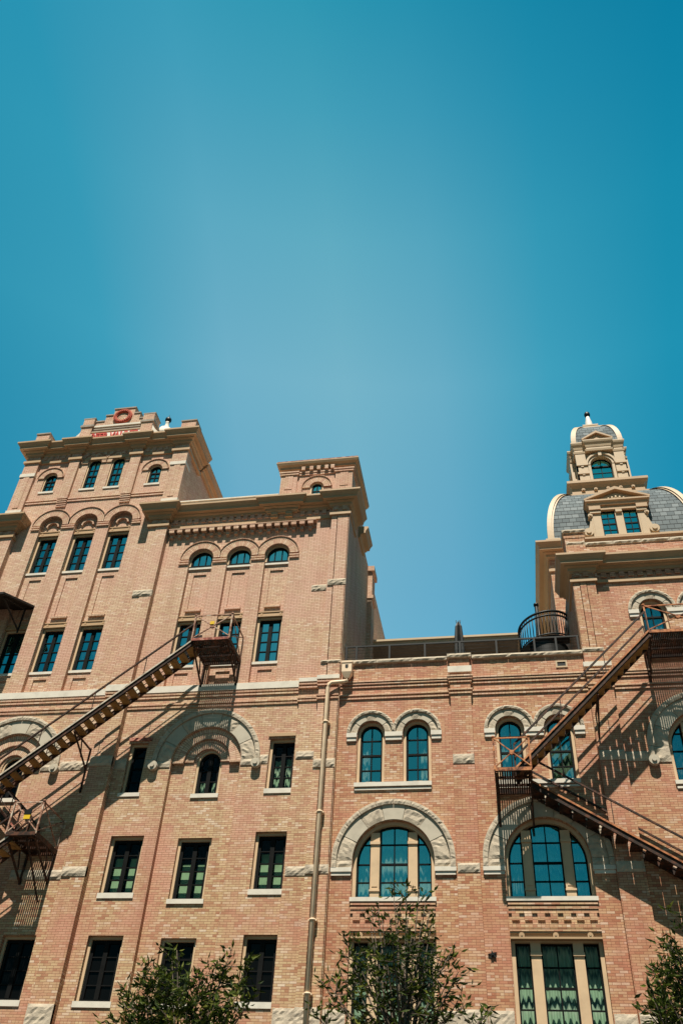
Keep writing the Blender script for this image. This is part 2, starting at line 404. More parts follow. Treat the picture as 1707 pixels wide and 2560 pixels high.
def path(x0, x1, y, proj=(), retl=None, retr=None):
    """plan path along a front at depth y with projecting breaks (xa, xb, dy)"""
    p = []
    for xa, xb, dy in sorted(proj):
        if xa <= x0+1e-6:
            p += [(xa, y-dy), (xb, y-dy), (xb, y)]
        elif xb >= x1-1e-6:
            p += [(xa, y), (xa, y-dy), (xb, y-dy)]
        else: p += [(xa, y), (xa, y-dy), (xb, y-dy), (xb, y)]
    if not proj or min(a for a, _, _ in proj) > x0+1e-6: p = [(x0, y)]+p
    if not proj or max(b for _, b, _ in proj) < x1-1e-6: p = p+[(x1, y)]
    if retl is not None: p = [(p[0][0], p[0][1]+retl)]+p
    if retr is not None: p = p+[(p[-1][0], p[-1][1]+retr)]
    return p

# ------------------------------------------------------------------ windows
def window(par, x0, x1, z0, z1, arch=False, y=.12, cas=.075, cols=2, rows=(), leaf='sash', glass='glass', sill=None, curt=(), head=None, backing=True, bottom=.0, casmat='casing', meet=None, depth=.12):
    """opening x0..x1, z0..z1 (springing if arch). casing > sash, pane, sill, curtain, head"""
    a = outl(x0, x1, z0, z1, arch); zi = z1 if arch else z1-cas
    b = outl(x0+cas, x1-cas, z0+bottom, zi, arch)
    w = MB(); w.ringprism(a, b, y, y+depth+.06)
    win = obj('window', w, casmat, par)
    fr = .055 if leaf == 'sash' else .085
    X0, X1, Z0 = x0+cas, x1-cas, z0+bottom
    c = outl(X0+fr, X1-fr, Z0+fr, zi if arch else zi-fr, arch)
    s = MB(); s.ringprism(b, c, y+depth-.05, y+depth+.03)
    xm = (X0+X1)/2; r = (X1-X0)/2-fr
    top = lambda x: zi+sqrt(max(0, r*r-(x-xm)**2)) if arch else zi-fr
    half = lambda z: sqrt(max(0.0001, r*r-(z-zi)**2)) if (arch and z > zi) else r
    ys0, ys1 = y+depth-.035, y+depth+.025
    if leaf == 'french':
        s.box(xm-.065, xm+.065, y+depth-.055, ys1, Z0+fr, top(xm))
    for i in range(1, cols):
        xx = X0+(X1-X0)*i/cols
        if leaf == 'french' and abs(xx-xm) < .02: continue
        s.box(xx-.016, xx+.016, ys0, ys1, Z0+fr, top(xx))
    for zz in rows:
        hh = half(zz); s.box(xm-hh, xm+hh, ys0+.002, ys1-.002, zz-.016, zz+.016)
    if meet: s.box(xm-half(meet), xm+half(meet), ys0-.01, ys1, meet-.03, meet+.03)
    obj('sash', s, 'sash', win)
    p = MB(); p.prism(outl(X0+.01, X1-.01, Z0+.01, zi if arch else zi-.01, arch), y+depth, y+depth+.008); p.mi = [0]+[1]*(len(p.f)-1)
    obj('pane', p, [glass, 'clear'], win)
    if backing:
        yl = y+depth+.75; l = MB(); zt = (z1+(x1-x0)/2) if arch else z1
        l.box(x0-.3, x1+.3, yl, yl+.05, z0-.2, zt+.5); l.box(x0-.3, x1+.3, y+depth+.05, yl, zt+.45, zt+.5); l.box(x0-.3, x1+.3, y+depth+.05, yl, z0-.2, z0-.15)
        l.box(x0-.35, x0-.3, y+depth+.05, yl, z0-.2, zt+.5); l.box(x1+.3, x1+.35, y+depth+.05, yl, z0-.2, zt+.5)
        obj('dark_backing', l, 'backing', win)
    if sill:
        ys, ov, h = sill; q = MB(); q.box(x0-ov, x1+ov, ys, y+.1, z0-h, z0)
        obj('sill', q, 'sill', win)
    if head:
        q = MB(); q.box(x0, x1, y-.06, y+.1, head[0], head[1]); q.box(x0, x1, y-.10, y-.06, head[0], head[0]+.05); q.box(x0, x1, y-.085, y-.06, head[1]-.04, head[1])
        for xx in (x0+.12, x1-.12):
            q.prism([(xx+.045*cos(t*pi/4), (head[0]+head[1])/2+.045*sin(t*pi/4)) for t in range(8)], y-.085, y-.06)
        obj('lintel', q, 'trim', win)
    for (ca, cb, za, zb, cm) in curt:
        k = 40; q = MB(); vs = []
        rg = random.Random(int(ca*1000+za*10)); ph = rg.uniform(0, 6)
        wv = .0 if cm in ('reflect_sheet', 'white') else 1.0
        for j, zz in enumerate((za, zb)):
            for i in range(k+1):
                t = i/k; vs.append((ca+(cb-ca)*t, y+depth+.12+wv*.03*sin((cb-ca)*t*42+ph)+wv*.012*sin(t*23), zz))
        q.add(vs, [(i, i+1, k+2+i, k+1+i) for i in range(k)], smooth=True)
        obj('curtain', q, cm, win)  # flat green sheets here imitate pane reflections, the others are cloth
    return win

def french(par, x0, x1, z0, z1, y, rows=4, glass='glass', **k):
    h = z1-.075-.085-z0-.085
    rr = [z0+.085+h*i/rows for i in range(1, rows)]
    return window(par, x0, x1, z0, z1, False, y, cols=2, rows=rr, leaf='french', glass=glass, **k)

# ------------------------------------------------------------------ masonry ornaments
def brick_hood(par, xc, zc, r0, r1, y0, y1, xmin=None, xmax=None, name='brick_arch'):
    m = MB(); m.sector(xc, zc, r0, r1, 0, pi, y0, y1, 28, 0, xmin, xmax); m.sector(xc, zc, r1, r1+.035, 0, pi, y0-.035, y1, 28, 0, xmin, xmax)
    return obj(name, m, 'brick_arch', par)

def stone_arch(par, xc, zc, r0, r1, zimp, y0, big=True, volute=False):
    m = MB(); n = 7 if big else 5; lab = .15 if big else .10
    for i in range(n):
        a0 = pi*i/n+.004; a1 = pi*(i+1)/n-.004
        if (i % 2 == 0): m.rocksector(xc, zc, r0, r1, a0, a1, y0, .05 if big else .035, .1, 1, .09)
        else: m.sector(xc, zc, r0, r1, a0, a1, y0-.02, .1, 8, 0)
    k = 10 if big else 7
    for i in range(k): m.rocksector(xc, zc, r1+.004, r1+lab, pi*i/k+.004, pi*(i+1)/k-.004, y0-.07, .03, .1, 1, .05)
    for sg in (-1, 1):                                       # stilted legs
        xa, xb = sorted((xc+sg*r0, xc+sg*(r1)))
        if zc-zimp > .05:
            m.rockbox(xa, xb, zimp, zc-.006, y0, .06, .1, 1); 
            xa2, xb2 = sorted((xc+sg*(r1+.004), xc+sg*(r1+lab))); m.rockbox(xa2, xb2, zimp, zc-.006, y0-.07, .04, .1, 1)
        if volute:
            xv = xc+sg*(r1+lab*.4); t = [(xv+.15*cos(2*pi*q/16), zimp+.02+.15*sin(2*pi*q/16)) for q in range(16)]
            m.prism(t, y0-.16, y0, 0); t = [(xv+.07*cos(2*pi*q/12), zimp+.02+.07*sin(2*pi*q/12)) for q in range(12)]; m.prism(t, y0-.20, y0-.15, 0)
    return obj('stone_arch', m, ['stone', 'rock'], par)

def impost(par, x0, x1, z0, z1, y0=-.03):
    m = MB(); m.box(x0, x1, y0-.06, .1, z0+(z1-z0)*.45, z1, 0); m.box(x0+.02, x1-.02, y0-.03, .1, z0, z0+(z1-z0)*.42, 0)
    return obj('impost', m, ['sill'], par)
def rock_band(par, x0, x1, z0, z1, y0=0.0, amp=.045, name='stone_block'):
    m = MB(); m.rockbox(x0, x1, z0, z1, y0-.01, amp, y0+.1, 0, .08); return obj(name, m, 'rock', par)
def band(par, pth, z0, z1, out, mat, name='string_course'):
    m = MB(); m.mould(pth, [(-.05, z0), (out, z0), (out, z1), (-.05, z1)]); return obj(name, m, mat, par)
def corbels(par, pth, zs, mat='brick', h=.055):
    m = MB()
    for z, o in zs: m.mould(pth, [(-.05, z), (o, z), (o, z+h), (-.05, z+h)])
    return obj('corbel_course', m, mat, par)
def cornice_prof(z0, z1, ov):
    h = z1-z0; k = ov/.42
    return [(-.05, z0), (.05, z0), (.05, z0+.06*h), (.08*k, z0+.10*h), (.10*k, z0+.12*h), (.10*k, z0+.28*h), (.17*k, z0+.33*h), (.19*k, z0+.33*h), (.19*k, z0+.40*h), (.33*k, z0+.42*h), (.33*k, z0+.58*h), (.35*k, z0+.60*h), (.36*k, z0+.64*h), (.40*k, z0+.74*h), (.44*k, z0+.82*h), (.455*k, z0+.83*h), (.455*k, z0+.95*h), (-.05, z1)]

def channel(par, xc, r, z0, zs, depth, openings, panels=(), mat='brick', y=0.):
    """recessed vertical strip with a round head; returns its outline, builds its back panel"""
    m = MB(); big = outl(xc-r-.02, xc+r+.02, z0-.02, zs+.02, True, 24)
    hol = [outl(*o) for o in openings]+[outl(*p) for p in panels]
    m.panel(big, hol, y+depth, .22, 0)
    for (a, b, c, d) in panels: m.box(a-.01, b+.01, y+depth+.045, y+depth+.08, c-.01, d+.01)
    obj('recess_panel', m, mat, par)
    return outl(xc-r, xc+r, z0, zs, True, 24)

def shell(m, x0, x1, y0, y1, z0, z1, roof=True, left=True, right=True):
    """side, rear and roof faces that close a building behind its front sheet"""
    v = [(x0, y0, z0), (x1, y0, z0), (x1, y1, z0), (x0, y1, z0), (x0, y0, z1), (x1, y0, z1), (x1, y1, z1), (x0, y1, z1)]
    f = [(2, 3, 7, 6)]
    if left: f.append((3, 0, 4, 7))
    if right: f.append((1, 2, 6, 5))
    if roof: f.append((4, 5, 6, 7))
    m.add(v, f, 0)
#@@BUILDINGS

# ================================================================== ground
g = MB(); g.box(-400, 400, -400, 400, -.3, 0.0); struct('ground', g, 'ground')
g = MB(); g.box(-60, 40, -34, -20, 0.004, .012); struct('road', g, 'asphalt')
g = MB(); g.box(-60, 40, -20, -1.5, .004, .13); struct('pavement', g, 'ground')

# ================================================================== 1. brewery tower (left)
T = thing('brick_tower', 'tall buff brick tower with stepped gable, red ring medallion and red lettered sign', 'building')
T.location = (0, 0, 0)
TC = -15.87
def build_tower():
    x0, x1 = -19.55, -12.2
    holes = []
    for k, xc in enumerate((-17.40, -15.87, -14.375)):
        r = .475
        ops = [(xc-r+.0, xc+r, 17.58, 19.45), (xc-r, xc+r, 22.14, 24.0)]
        holes.append(channel(T, xc, r, 16.68, 24.47, .18, ops, [(xc-.25, xc+.25, 20.02, 21.8), (xc-.25, xc+.25, 16.8, 17.28)]))
        for (z0, z1, hd) in ((17.58, 19.45, (19.45, 19.68)), (22.14, 24.0, (24.0, 24.25))):
            cs = []
            if (k, z0) in ((2, 17.58),): cs = [(xc-.32, xc+.32, 17.6, 18.6, 'sheer')]
            if z0 > 20: cs = [(xc-.30, xc+.30, 22.2, 23.2, 'sheer')]
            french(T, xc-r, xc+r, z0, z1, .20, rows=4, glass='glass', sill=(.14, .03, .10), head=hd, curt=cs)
        m = MB(); m.sector(xc, 24.47, .20, .27, 0, pi, .08, .18, 14); m.box(xc-.32, xc+.32, .10, .18, 19.88, 19.96)
        obj('brick_arch', m, 'brick_arch', T)
        xm0 = -18.13 if k == 0 else (xc-.7475); xm1 = -13.64 if k == 2 else (xc+.7475)
        brick_hood(T, xc, 24.47, .475, .80, -.05, .12, xm0-.2 if k == 0 else xm0, xm1+.2 if k == 2 else xm1)
    pier = [(-18.25, -17.875), (-16.92, -16.35), (-15.39, -14.855), (-13.895, -13.5)]
    for a, b in pier:
        m = MB()
        for z in (24.24, 24.36): m.box(a+.004, b-.004, -.055, .05, z, z+.06)
        obj('impost_course', m, 'brick', T)
    # lower bay under the stone arch
    xb, rb = -15.9, 1.14
    wa = (xb+.07-.42, xb+.07+.42, 12.9, 13.95)
    lower = [(xb-.5, xb+.53, 9.75, 11.53), (xb-.5, xb+.53, 7.05, 8.72)]
    holes.append(channel(T, xb, rb, 5.0, 13.93, .20, [wa+(True,)]+lower))
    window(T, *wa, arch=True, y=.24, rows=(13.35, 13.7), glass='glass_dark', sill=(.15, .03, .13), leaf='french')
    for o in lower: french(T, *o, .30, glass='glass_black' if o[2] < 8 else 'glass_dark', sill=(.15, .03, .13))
    m = MB(); m.sector(xb, 13.95, .75, 1.13, 0, pi, .08, .2, 24); m.sector(xb, 13.95, .44, .74, 0, pi, .15, .2, 24); obj('brick_arch', m, 'brick_arch', T)
    stone_arch(T, xb, 13.93, 1.16, 1.62, 13.72, -.02, volute=True)
    for (a, b, c, d, gl) in ((-14.39, -13.37, 7.05, 8.72, 'glass_dark'), (-18.45, -17.4, 9.75, 11.53, 'glass_dark'), (-18.45, -17.4, 7.05, 8.72, 'glass_dark')):
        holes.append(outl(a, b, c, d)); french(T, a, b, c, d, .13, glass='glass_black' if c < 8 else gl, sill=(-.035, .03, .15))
    # top storey
    for (xc, r, za, zb, rc) in ((-18.21, .30, 26.44, 27.22, 1), (-16.36, .31, 26.44, 27.92, 3), (-15.27, .31, 26.44, 27.92, 3), (-13.47, .30, 26.44, 27.22, 1)):
        holes.append(outl(xc-r, xc+r, za, zb, True))
        rows = [26.85] if rc == 1 else [26.85, 27.6]
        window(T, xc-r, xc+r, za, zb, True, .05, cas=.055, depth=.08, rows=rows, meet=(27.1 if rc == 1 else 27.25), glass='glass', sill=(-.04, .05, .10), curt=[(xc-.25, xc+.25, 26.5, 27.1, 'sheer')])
        lim = {-16.36: (None, -15.82), -15.27: (-15.81, None)}.get(xc, (None, None))
        brick_hood(T, xc, zb, r+.005, r+.27, -.05, .1, *lim)
    m = MB(); m.panel(outl(x0, x1, 0, 29.3), holes, 0, .32, 0)
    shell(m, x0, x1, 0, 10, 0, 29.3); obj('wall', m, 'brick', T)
    # corner pilasters below the flank cornices
    for (a, b) in ((-12.95, -12.2), (-19.55, -18.8)):
        m = MB(); m.box(a, b-.44, -.24, .0, 0, 23.75); m.box(a+.30, b, -.26, .0, 0, 23.75); obj('pilaster', m, 'brick', T)
    for (a, b, c, d, yy) in ((-14.72, -12.96, 10.27, 10.55, 0), (-12.95, -12.2, 10.27, 10.55, -.26), (-12.95, -12.2, 13.72, 14.05, -.26), (-12.95, -12.2, 6.2, 6.92, -.26), (-12.95, -12.19, 20.38, 20.66, -.26), (-14.1, -12.96, 13.72, 14.02, 0)):
        rock_band(T, a, b, c, d, yy)
    # upper pilasters
    for (a, b) in ((-19.62, -18.96), (-12.79, -12.13)):
        m = MB(); m.box(a, b, -.13, .4, 25.2, 28.25); m.box(a+.2, b-.2, -.155, -.125, 25.5, 27.3); obj('pilaster', m, 'brick', T)
        
        for z0, z1 in ((27.3, 27.48), (25.2, 25.36)): m = MB(); m.box(a-.02, b+.02, -.17, .42, z0, z1); obj('stone_band', m, 'sill', T)
    for (a, b) in ((-17.5, -17.05), (-14.69, -14.24)):
        m = MB(); m.box(a, b, -.13, 0, 25.86, 28.25); obj('pilaster', m, 'brick', T)
        corbels(T, [(a, 0), (b, 0)], [(25.46, .06), (25.56, .08), (25.66, .10), (25.76, .12)], h=.05)
    corbels(T, [(-18.96, 0), (-12.79, 0)], [(25.74, .045), (25.87, .055)], h=.06)
    pr = [(-19.62, -18.96, .13), (-17.52, -17.03, .13), (-14.71, -14.22, .13), (-12.79, -12.13, .13)]
    pt = path(-19.62, -12.13, 0, pr, retl=1.6, retr=1.6)
    band(T, pt, 28.12, 28.24, .07, 'trim', 'architrave')
    m = MB(); m.box(-19.6, -12.15, -.04, .3, 28.24, 28.7)
    for (a, b, d) in pr: m.box(a+.02, b-.02, -.14, -.03, 28.24, 28.7)
    for i in range(22):
        xx = -18.85+i*.28
        if not any(a-.2 < xx < b for a, b, d in pr): m.box(xx, xx+.15, -.075, -.03, 28.34, 28.62)
    obj('frieze', m, 'brick', T)
    m = MB(); m.mould(pt, cornice_prof(28.5, 29.16, .42)); m.mould([(-12.13, 1.58), (-12.13, 10)], cornice_prof(28.45, 29.0, .30)); m.mould([(-19.62, 10), (-19.62, 1.58)], cornice_prof(28.45, 29.0, .30)); obj('cornice', m, 'trim', T)
    # parapet and gable
    m = MB(); m.box(-19.5, -12.25, .02, .34, 29.1, 29.5)
    m.box(-17.0, -14.7, .06, .52, 29.4, 30.68); m.box(-16.6, -14.95, .06, .52, 30.68, 31.05); m.box(-16.26, -15.26, .06, .52, 31.05, 31.44)
    for (a, b) in ((-17.56, -17.05), (-14.70, -14.17)): m.box(a, b, -.05, .6, 29.3, 30.82)
    for (a, b) in ((-19.68, -19.06), (-12.79, -12.12)): m.box(a, b, -.02, .6, 29.3, 30.1)
    obj('parapet', m, 'brick', T)
    m = MB()
    for (a, b, z) in ((-17.02, -16.6, 30.68), (-14.95, -14.68, 30.68), (-16.62, -16.26, 31.05), (-15.26, -14.93, 31.05), (-16.29, -15.23, 31.44), (-17.59, -17.02, 30.82), (-14.73, -14.14, 30.82), (-19.71, -19.03, 30.1), (-12.82, -12.09, 30.1)):
        m.box(a, b, -.06 if z in (30.82, 30.1) else .02, .62, z, z+.07)
    for (a, b) in ((-17.62, -16.98), (-14.76, -14.11)): m.box(a, b, -.1, .64, 30.28, 30.4)
    for z in (29.98, 30.12): m.box(-17.04, -14.71, .0, .3, z, z+.055)
    obj('coping', m, 'cap', T)
    m = MB(); m.box(-17.02, -14.71, -.02, .3, 30.27, 30.38)
    for (a, b) in ((-17.6, -17.0), (-14.74, -14.13)): m.box(a+.02, b-.02, -.09, .5, 30.4, 30.42)
    for sg, xb_ in ((-1, -17.56), (1, -14.17)):              # concave stone scrolls
        p = [(xb_, 29.4)]+[(xb_+sg*(.62*t), 30.12-.58*(1-(1-t)**2.2)) for t in [i/10 for i in range(11)]]+[(xb_+sg*.9, 29.5), (xb_+sg*.9, 29.4)]
        m.prism(p if sg > 0 else p[::-1], 0.0, .34)
    m.box(-18.9, -18.4, -.02, .4, 29.5, 29.58); m.box(-13.3, -12.8, -.02, .4, 29.5, 29.58)
    obj('stone_band', m, 'sill', T)
    m = MB(); m.mould([(-17.04, .02), (-14.71, .02)], [(-.05, 29.86), (.03, 29.86), (.06, 29.9), (.06, 29.94), (-.05, 29.96)]); obj('moulding', m, 'trim', T)
    # lettered sign
    m = MB(); m.box(-17.04, -14.71, -.015, .1, 29.25, 29.85); sg = obj('sign', m, 'white', T)
    cu = bpy.data.curves.new('lettering', 'FONT'); cu.body = 'BEER VAULTS'; cu.size = .50; cu.extrude = .02; cu.offset = .012; cu.align_x = 'CENTER'; cu.space_character = 1.0
    to = bpy.data.objects.new('tmp', cu); C.objects.link(to); bpy.context.view_layer.update()
    me = bpy.data.meshes.new_from_object(to.evaluated_get(bpy.context.evaluated_depsgraph_get())); bpy.data.objects.remove(to)
    xs = [v.co.x for v in me.vertices]; sc = 2.2/(max(xs)-min(xs))
    me.transform(Matrix.Translation((-15.875, -.045, 29.44)) @ Matrix.Rotation(pi/2, 4, 'X') @ Matrix.Diagonal((sc, 1.05, 1, 1)))
    me.name = 'lettering'; me.materials.clear(); me.materials.append(M['red'])
    lo = bpy.data.objects.new('lettering', me); C.objects.link(lo); lo.parent = sg
    m = MB(); cx, cz = -15.76, 30.89
    m.sector(cx, cz, .27, .44, 0, 2*pi, -.03, .2, 40, 0); m.sector(cx, cz, .31, .40, 0, 2*pi, -.06, .0, 40, 0)
    for i in range(24):
        a = 2*pi*i/24; m.box(cx+.355*cos(a)-.02, cx+.355*cos(a)+.02, -.075, -.05, cz+.355*sin(a)-.02, cz+.355*sin(a)+.02)
    obj('medallion', m, 'terracotta', T)
    m = MB(); m.sector(cx, cz, 0.001, .262, 0, 2*pi, .03, .2, 30, 0); obj('medallion_disc', m, 'brick_arch', T)
    m = MB(); m.lathe(-14.02, 1.0, [(.001, 30.2), (.42, 30.2), (.42, 30.55), (.30, 30.6), (.30, 30.78), (.20, 30.84), (.11, 31.0), (.075, 31.25), (.10, 31.3), (.001, 31.31)]); f = obj('finial', m, 'sill', T)
    m = MB(); m.lathe(-14.02, 1.0, [(.001, 31.3), (.09, 31.33), (.145, 31.42), (.145, 31.52), (.09, 31.61), (.02, 31.65), (.012, 31.8), (.001, 31.8)]); obj('finial_ball', m, 'black', f)
    # belt course across the tower foot
    pt = path(x0, x1, 0, [(-12.95, -12.2, .26), (-19.55, -18.8, .26)])
    band(T, pt, 16.40, 16.64, .07, 'sill', 'belt_course')
    corbels(T, pt, [(16.30, .055), (16.19, .04), (15.93, .055), (15.82, .04)])
build_tower()

# ================================================================== 2. brick warehouse block with corner turret (middle left)
B = thing('brick_warehouse', 'buff brick warehouse with toothed brick band, three arched windows and small corner turret', 'building')
def build_warehouse():
    x0, x1 = -12.195, -4.97
    holes = []
    for k, xc in enumerate((-10.635, -9.135, -7.66)):
        r = .47
        ops = [(xc-r, xc+r, 17.58, 19.42), (xc-r, xc+r, 21.90, 22.17, True)]
        holes.append(channel(B, xc, r, 16.68, 22.17, .18, ops, [(xc-.25, xc+.25, 19.95, 21.55), (xc-.25, xc+.25, 16.8, 17.28)]))
        cs = [(xc-.32, xc+.32, 18.95, 19.3, 'white')] if k == 2 else ([(xc-.32, xc+.32, 18.8, 19.3, 'white')] if k == 1 else [])
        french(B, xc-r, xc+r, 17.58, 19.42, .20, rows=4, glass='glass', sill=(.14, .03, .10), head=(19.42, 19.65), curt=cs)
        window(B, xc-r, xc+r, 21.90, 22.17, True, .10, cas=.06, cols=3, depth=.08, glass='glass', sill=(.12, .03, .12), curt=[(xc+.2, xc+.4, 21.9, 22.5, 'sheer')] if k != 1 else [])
        m = MB(); m.box(xc-.3, xc+.3, .10, .18, 19.83, 19.91); obj('ledge', m, 'brick', B)
        a = None if k == 0 else xc-.745; b = None if k == 2 else xc+.745
        brick_hood(B, xc, 22.17, .475, .80, -.05, .12, a, b)
    for a, b in ((-11.5, -11.105), (-10.165, -9.605), (-8.665, -8.13), (-7.19, -6.8)):
        m = MB()
        for z in (21.93, 22.05): m.box(a+.004, b-.004, -.055, .05, z, z+.06)
        obj('impost_course', m, 'brick', B)
    xb, rb = -9.17, 1.14
    wa = (-9.10-.42, -9.10+.42, 12.9, 13.95); lower = [(-9.70, -8.65, 9.75, 11.53), (-9.70, -8.67, 7.05, 8.71)]
    holes.append(channel(B, xb, rb, 5.0, 13.93, .20, [wa+(True,)]+lower))
    window(B, *wa, arch=True, y=.24, rows=(13.35, 13.7), glass='glass_dark', sill=(.15, .03, .13), leaf='french', curt=[(-9.40, -9.2, 12.95, 13.4, 'curtain_green'), (-9.0, -8.8, 12.95, 13.4, 'curtain_green')])
    def reflect_pair(xa, xb_, z0): return [(xa+.16, xa+.45, z0+.1, z0+1.12, 'reflect_sheet'), (xb_-.42, xb_-.16, z0+.1, z0+1.12, 'reflect_sheet')]  # two sheets imitating green reflections in the lower panes
    french(B, *lower[0], .30, glass='glass_dark', sill=(.15, .03, .13), curt=reflect_pair(-9.70, -8.65, 9.75))
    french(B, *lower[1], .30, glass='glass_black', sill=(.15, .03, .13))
    m = MB(); m.sector(xb, 13.95, .75, 1.13, 0, pi, .08, .2, 24); m.sector(xb, 13.95, .44, .74, 0, pi, .15, .2, 24); m.box(xb+.76, xb+1.12, .05, .2, 13.88, 13.95); m.box(xb-1.12, xb-.76, .05, .2, 13.88, 13.95); obj('brick_arch', m, 'brick_arch', B)
    stone_arch(B, xb, 13.93, 1.16, 1.62, 13.72, -.02, volute=True)
    for (a, b, c, d, rows, cs) in ((-11.81, -11.2, 12.9, 14.6, 3, []), (-7.13, -6.26, 12.93, 14.6, 4, [(-6.98, -6.75, 13.0, 14.0, 'curtain_green'), (-6.62, -6.42, 13.0, 14.05, 'curtain_green')]),
                                   (-11.77, -10.72, 9.87, 11.55, 4, reflect_pair(-11.77, -10.72, 9.87)), (-7.26, -6.26, 9.95, 11.61, 4, reflect_pair(-7.26, -6.26, 9.95)), (-11.79, -10.74, 7.05, 8.72, 4, []), (-7.27, -6.26, 7.09, 8.75, 4, [])):
        holes.append(outl(a, b, c, d))
        if b-a < .7: window(B, a, b, c, d, False, .13, rows=(13.35, 13.8, 14.2), cols=1, glass='glass_dark', sill=(-.035, .06, .12))
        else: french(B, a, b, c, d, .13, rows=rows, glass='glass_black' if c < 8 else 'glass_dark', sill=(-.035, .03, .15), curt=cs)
        if c > 12:
            m = MB(); m.box(a-.06, b+.1, -.05, .1, d+.06, d+.17); obj('lintel', m, 'iron_red' if b-a < .7 else 'trim', B)
    m = MB(); m.panel(outl(x0, x1, 0, 24.95), holes, 0, .32, 0); shell(m, x0, x1, 0, 10.5, 0, 24.95, left=False)
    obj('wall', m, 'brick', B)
    # corner pilaster, grooved
    m = MB(); m.box(-5.65, -5.43, -.17, 0, 0, 23.8); m.box(-5.40, -4.97, -.19, 0.0, 0, 23.8); m.box(-6.3, -5.652, -.06, 0, 0, 16.0); m.box(-4.99, -4.955, -.19, .65, 0, 23.8); obj('pilaster', m, 'brick', B)
    for (a, b, c, d, yy) in ((-6.23, -5.62, 20.34, 20.60, 0), (-5.62, -4.95, 20.42, 20.68, -.19), (-6.24, -5.66, 13.85, 14.1, -.06), (-5.65, -4.97, 13.5, 13.77, -.19), (-6.25, -5.655, 10.3, 10.56, -.06), (-5.65, -4.97, 10.31, 10.56, -.19), (-6.25, -5.655, 6.2, 6.95, -.06), (-5.65, -4.97, 6.2, 6.95, -.19), (-5.65, -4.97, 17.2, 17.30, -.19), (-12.2, -11.82, 13.72, 14.03, 0), (-11.19, -10.86, 13.72, 14.0, 0), (-7.46, -7.14, 13.76, 14.05, 0), (-6.25, -5.66, 13.85, 13.86, 0)):
        if d-c > .05: rock_band(B, a, b, c, d, yy)
    # frieze, trim, cornice
    pr = [(-8.2, -7.1, .12), (-5.65, -4.97, .19)]
    pt = path(-12.195, -4.97, 0, pr, retr=1.4)
    ptl = [(-12.95, .0), (-12.95, -.26), (-12.2, -.26), (-12.2, 0.0)]+pt[1:]
    pt2 = ptl[:4]+path(-12.195, -4.97, 0, [(-5.65, -4.97, .19)], retr=1.4)[1:]
    band(B, pt2, 23.74, 23.88, .07, 'trim', 'architrave')
    m = MB(); m.box(-12.19, -5.0, -.05, .1, 23.88, 24.3)
    for i in range(23):
        xx = -12.05+i*.285
        if not (-8.15 < xx+.1 < -7.1): m.box(xx, xx+.17, -.10, -.04, 23.97, 24.18)
    m.box(-12.93, -12.22, -.23, -.1, 23.88, 24.3); m.box(-5.63, -4.99, -.21, -.04, 23.88, 24.3)
    for xx in (-12.85, -12.5, -5.57, -5.24): m.box(xx, xx+.18, -.26, -.2, 23.97, 24.18)
    obj('frieze', m, 'brick', B)
    m = MB()
    for xx in (-8.08, -7.5): m.prism([(xx, 23.9), (xx+.28, 23.9), (xx+.28, 24.4), (xx, 24.4)], -.16, -.03); m.box(xx+.03, xx+.25, -.20, -.155, 24.0, 24.14); m.box(xx-.03, xx+.31, -.22, -.03, 24.28, 24.38)
    obj('console', m, 'trim', B)
    m = MB(); m.mould(ptl, cornice_prof(24.12, 24.74, .42))
    m.mould([(-4.955, 1.9), (-4.955, 3.1)], cornice_prof(24.3, 24.9, .36)); obj('cornice', m, 'trim', B)
    m = MB(); m.box(-12.15, -7.9, -.06, .3, 24.95, 25.14); m.box(-12.15, -7.9, -.1, .34, 25.14, 25.2); obj('coping', m, 'sill', B)
    # toothed corbel table
    m = MB(); n = 18
    for i in range(n):
        xx = -12.08+i*.3255; m.box(xx, xx+.20, -.24, .02, 23.40, 23.55); m.box(xx+.02, xx+.14, -.12, .02, 23.22, 23.36)
    m.box(-12.1, -6.24, -.06, .02, 23.36, 23.40); m.box(-12.1, -6.24, -.25, .02, 23.55, 23.59)
    obj('corbel_table', m, 'brick', B)
    # side elevation pier and rear
    m = MB(); m.box(-5.0, -4.78, 4.7, 5.4, 17, 24.7); m.box(-5.0, -4.70, 4.6, 5.5, 24.7, 24.95); m.box(-5.0, -4.72, 4.65, 5.45, 23.3, 23.45); obj('chimney_pier', m, 'brick', B)
    # turret
    m = MB(); m.panel(outl(-7.86, -4.97, 24.95, 26.75), [outl(-6.38-.26, -6.38+.26, 25.06, 25.46, True)], 0, .2, 0); shell(m, -7.86, -4.97, 0, 2.9, 24.95, 26.75)
    m.box(-7.88, -7.2, -.08, 0, 24.95, 26.2); m.box(-5.64, -4.95, -.08, .7, 24.95, 26.2); m.box(-7.7, -7.38, -.1, -.07, 25.4, 26.1); m.box(-5.45, -5.13, -.1, -.07, 25.4, 26.1)
    t = obj('turret', m, 'brick', B)
    window(B, -6.64, -6.12, 25.06, 25.46, True, .02, cas=.05, depth=.06, glass='glass', rows=(25.3,), sill=(-.01, .03, .08))
    brick_hood(t, -6.38, 25.46, .27, .58, -.05, .1)
    pt = path(-7.88, -4.95, 0, [(-7.88, -7.2, .08), (-5.64, -4.95, .08)], retl=2.8, retr=2.8)
    m = MB(); m.mould(pt, [(-.04, 26.16), (.05, 26.16), (.05, 26.22), (-.04, 26.22)]); m.mould(pt, [(-.04, 26.26), (.07, 26.26), (.07, 26.33), (-.04, 26.33)])
    for xx in (-7.05, -6.72, -6.42, -6.1, -5.85): m.box(xx, xx+.15, -.15, .0, 26.36, 26.55)
    obj('frieze', m, 'brick', t)
